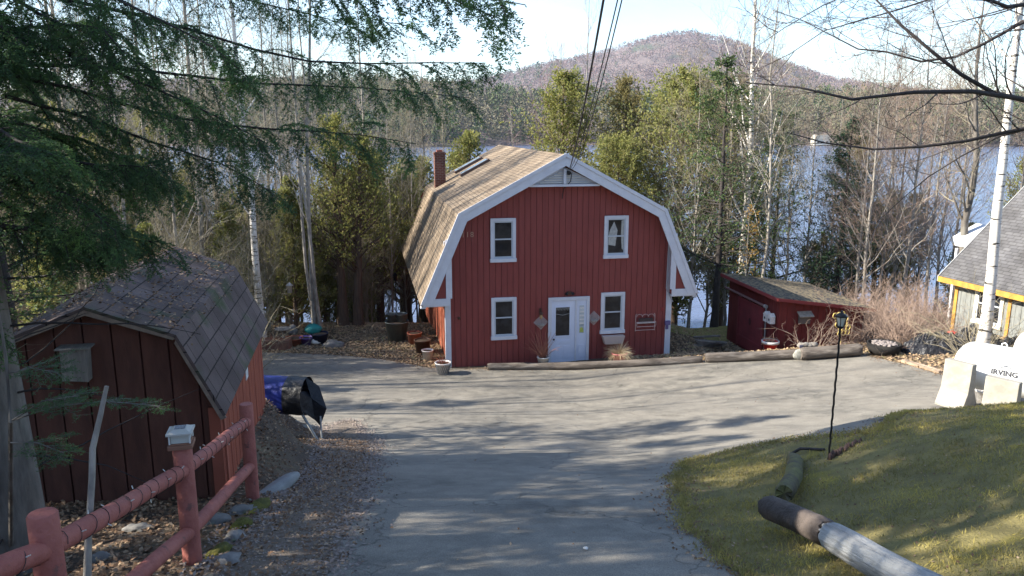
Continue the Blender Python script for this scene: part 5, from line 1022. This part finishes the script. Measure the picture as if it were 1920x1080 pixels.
# leaves on roof
r3 = np.random.RandomState(9); xs = []; 
n3 = 2600; lx = cxs + (r3.rand(n3) * 2 - 1) * (KX + .12) ; ly = ya + (yb - ya) * r3.rand(n3); lz = np.array([st(a) for a in lx]) + .085; Pm = np.array([tuple(SM @ Vector(q)) for q in zip(lx, ly, lz)])
a3 = r3.rand(n3) * 6.28; keep = np.array([noise.noise(Vector((a * 2.2, b_ * 2.2, 0))) > -.25 for a, b_ in zip(lx, ly)]); Pm = Pm[keep]; a3 = a3[keep]
v, f = diamonds(r3, Pm, norm(np.stack([np.cos(a3), np.sin(a3), .3 * r3.randn(len(a3))], -1)), .05, .014, np.array([0, 0, 1.]) + .4 * r3.randn(len(a3), 3)); tag(npmesh('roof_leaves', v, f, lm1), 'dead leaves and needles lying on the small shed roof', 'leaves', kind='stuff')
# nest box under gable
o = thing('nest_box', 'weathered grey wooden box mounted under the gable of the small shed', 'nest box', SM @ Vector((cxs - .17, -.02, 1.66)), rad(11))
MB().prism([(-.14, 0), (.13, -.03), (.15, .36), (-.13, .36)], -.15, 0).build('box', M('weathered_wood', (.30, .27, .23), (.17, .15, .13), 5, st=(3, 3, .5), bump=.5), o, .006); MB().box(-.17, .19, -.19, .02, .363, .38).build('lid', M('weathered_wood', (.3, .27, .23)), o)
# white tag on shed side, round knob at eave corner
tag(MB().box(.075, .085, 1.75, 1.95, .92, 1.14, SM).build('paper_tag', whitep), 'white torn paper on the sunlit side wall of the small shed', 'paper')
# ------------------------------------------------------------------ covered barrel
o = thing('covered_trailer', 'rounded bundle under a blue and black tarp lying behind the small shed', 'tarp bundle'); b0 = V(470, 738, 16.6); ax_ = Vector((1, -.12, 0)).normalized()
def bun(x, a, r_): return b0 + ax_ * x + Vector((.12 * math.cos(a), math.cos(a), 0)) * r_ + Vector((0, 0, math.sin(a) * r_))
def sweep(x0, x1, n, r_f, nz_=.012, seed=0, a0=0., a1=2 * math.pi, k=36):
    vs = []; rr4 = random.Random(seed)
    for i in range(n + 1):
        x = x0 + (x1 - x0) * i / n
        for j in range(k): a = a0 + (a1 - a0) * j / k; vs.append(bun(x, a, r_f(x) * (1 + 1.6 * nz_ * noise.noise(Vector((x * 5, a * 2, seed))) * 3)))
    return vs, [(i * k + j, i * k + (j + 1) % k, (i + 1) * k + (j + 1) % k, (i + 1) * k + j) for i in range(n) for j in range(k)]
MB().add(*sweep(-.6, .88, 12, lambda x: .40), True).build('blue_cover', tarpblue, o)
MB().add(*sweep(.86, 1.27, 8, lambda x: .41), True).build('black_cover', tarpb, o)
A0 = bun(1.24, rad(90), .42); B0 = bun(1.8, rad(0), .0) + Vector((-.1, -.1, -.22)); C0 = bun(1.45, 0, 0) + Vector((0, -.15, -.48)); D0 = bun(1.24, rad(200), .43); E0 = bun(1.22, 0, .42)
m = MB(); Pf = [A0, bun(1.5, rad(70), .2) + Vector((0, 0, .02)), B0, C0 + Vector((.1, 0, -.12)), C0, bun(1.3, rad(220), .40), D0, bun(1.26, rad(150), .43), E0]; ctr = bun(1.4, rad(180), .12)
m.add(Pf + [ctr], [(i, (i + 1) % 9, 9) for i in range(9)]); m.add([q_ + Vector((0, .03, -.01)) for q_ in Pf + [ctr]], [((i + 1) % 9, i, 9) for i in range(9)]); m.build('loose_flap', tarpb, o)
m = MB(); m.tube([bun(1.2, rad(230), .36), C0 + Vector((.05, -.05, -.45))], .03, 6).tube([C0 + Vector((.12, -.02, .1)), C0 + Vector((.14, -.08, -.35))], .02, 6); m.build('leg', M('pale_metal_leg', (.35, .36, .36)), o)
# ------------------------------------------------------------------ fence
fr = (.06)
P1, P2, P3 = V(79, 962, 4.14), V(341, 836, 6.44), V(461, 757, 9.06); P0 = P1 + (P1 - P2) * 1.02 + Vector((-.25, 0, .1))
fn = thing('rail_fence', 'salmon painted round rail fence running down beside the driveway', 'fence')
for i, p in enumerate((P0, P1, P2, P3)):
    gz = hz(p.x, p.y) - .3; r_ = .078
    MB().tube([(p.x, p.y, gz)] * 0 + [(p.x, p.y, gz), (p.x, p.y, p.z - .35), (p.x, p.y, p.z - .012), (p.x, p.y, p.z)], [r_, r_, r_ * .98, r_ * .88], 20, jit=.025, seed=i).build('post', rail, fn)
for i, (a, b_) in enumerate(((P0, P1), (P1, P2), (P2, P3))):
    for dz in (-.215, -.78):
        A_ = a + Vector((0, 0, dz)); B_ = b_ + Vector((0, 0, dz)); A_ += Vector((.0, 0, 0)); n_ = 14
        MB().tube([A_.lerp(B_, t_) + Vector((0, 0, .004 * math.sin(t_ * 9 + i))) for t_ in np.linspace(.02, .98, n_)], [.058] + [.061] * (n_ - 2) + [.058], 16, jit=.015, seed=i * 2 + int(dz)).build('rail', rail, fn)
# solar cap on the middle post
o = thing('solar_post_light', 'square solar light with a pale lid on the middle fence post', 'lamp', P2 + Vector((0, 0, .0)), rad(14))
MB().box(-.095, .095, -.095, .095, 0, .035).box(-.082, .082, -.082, .082, .035, .05).build('base', M('rusty_red_base', (.24, .12, .08)), o, .004)
MB().box(-.07, .07, -.07, .07, .05, .125).build('glass', solar, o, .003)
[MB().box(sx * .078 - .006, sx * .078 + .006, sy * .078 - .006, sy * .078 + .006, .05, .127).build('corner_bar', M('white_bar', (.6, .6, .58)), o) for sx in (-1, 1) for sy in (-1, 1)]
MB().box(-.1, .1, -.1, .1, .127, .142).add([(-.085, -.085, .142), (.085, -.085, .142), (.085, .085, .142), (-.085, .085, .142), (-.05, -.05, .165), (.05, -.05, .165), (.05, .05, .165), (-.05, .05, .165)], [(0, 1, 5, 4), (1, 2, 6, 5), (2, 3, 7, 6), (3, 0, 4, 7), (4, 5, 6, 7)]).build('lid', M('pale_lid', (.48, .46, .42)), o)
MB().box(-.04, .04, -.04, .04, .166, .168).build('solar_panel', M('solar_cell', (.03, .035, .06), rough=.2), o)
# light string around top rail
ls = thing('light_string', 'thin dark string of tiny bulbs spiralled round the top fence rail', 'light string'); m = MB(); bl = MB(); r4 = random.Random(2)
for a, b_, tn in ((P0, P1, 11), (P1, P2, 13), (P2, P3, 14)):
    a = a + Vector((0, 0, -.215)); b_ = b_ + Vector((0, 0, -.215)); d_ = (b_ - a).normalized(); s_ = d_.cross(Vector((0, 0, 1))).normalized(); u_ = s_.cross(d_); pts = []
    for i in range(tn * 12 + 1):
        t_ = .04 + .92 * i / (tn * 12); an = i / 12 * 2 * math.pi * .9 + .5 * math.sin(i * .13); pts.append(a.lerp(b_, t_) + (s_ * math.cos(an) + u_ * math.sin(an)) * (.066 + .004 * math.sin(i * .7)))
        if i % 9 == 4: q_ = pts[-1]; o_ = (s_ * math.cos(an) + u_ * math.sin(an)); MB().tube([q_, q_ + o_ * .025], [.004, .003], 5).build('bulb', M('bulb_glass', (.6, .6, .55), rough=.2), ls)
    m.tube(pts, .0022, 5)
m.build('wire', black, ls)
# ------------------------------------------------------------------ stones along the fence
def rock(lb, px, py, s3, mat, seed, up=.02, name='boulder', cat='stone', rz=0, rough=.2):
    p = G(px, py); s3 = tuple(q * .8 for q in s3); o = MB().rock((0, 0, 0), s3, seed, 4, rough).build(name, mat); o.location = p + Vector((0, 0, up)); o.rotation_euler = (0, 0, rz); return tag(o, lb, cat)
rock('pale rounded boulder under the fence rail between the middle and far posts', 400, 982, (.2, .13, .11), stone, 1)
rock('small flat grey stone at the foot of the far fence post', 452, 962, (.2, .12, .07), stone, 2, rz=.6)
rock('long smooth grey slab running along the gravel beyond the far fence post', 515, 922, (.15, .68, .11), M('smooth_grey_slab', (.26, .26, .25), (.2, .2, .2), 6, bump=.3), 3, rz=-.33, rough=.08)
rock('yellow mossy mound just beyond the far post', 478, 958, (.13, .32, .07), moss, 4, rz=-.3)
rock('bright yellow mossy stone along the gravel edge', 452, 990, (.1, .17, .09), moss, 5, rz=-.35)
rock('grey stone between the two mossy stones at the gravel edge', 440, 1012, (.11, .14, .07), stone, 6)
rock('mossy stone nearest the camera by the gravel edge', 412, 1040, (.1, .2, .07), moss, 7, rz=-.3)
rock('grey buried stone at the lower gravel edge beside the moss', 425, 1058, (.14, .16, .06), stone, 8)
rock('grey stone left of the middle fence post in the leaves', 260, 995, (.16, .1, .06), stone, 10)
rock('brownish stone lying in the leaves at the foot of the shed', 190, 1050, (.12, .1, .06), stone, 11)
rock('small white stone on the asphalt in the lower middle', 1098, 1036, (.028, .022, .014), M('white_pebble', (.6, .6, .58)), 12, .04, 'pebble')
# stump stake by the gravel near the shed
tag(MB().tube([G(603, 830, -.1), G(602, 806, .42)], .022, 7, jit=.1).build('wooden_stake', barkl), 'short thin grey stake beside the gravel below the tarp bundle', 'stake')

# ------------------------------------------------------------------ haze
hzm = bpy.data.materials.new('haze_air'); hzm.use_nodes = True; n = hzm.node_tree; n.nodes.remove(n.nodes['Principled BSDF'])
pv = n.nodes.new('ShaderNodeVolumePrincipled'); pv.inputs['Density'].default_value = .00008; pv.inputs['Color'].default_value = (.70, .80, 1, 1); pv.inputs['Anisotropy'].default_value = .2
n.links.new(pv.outputs[0], n.nodes['Material Output'].inputs['Volume'])
tag(MB().box(-5000, 5000, -60, 4200, -11, 330).build('haze', hzm), kind='stuff')
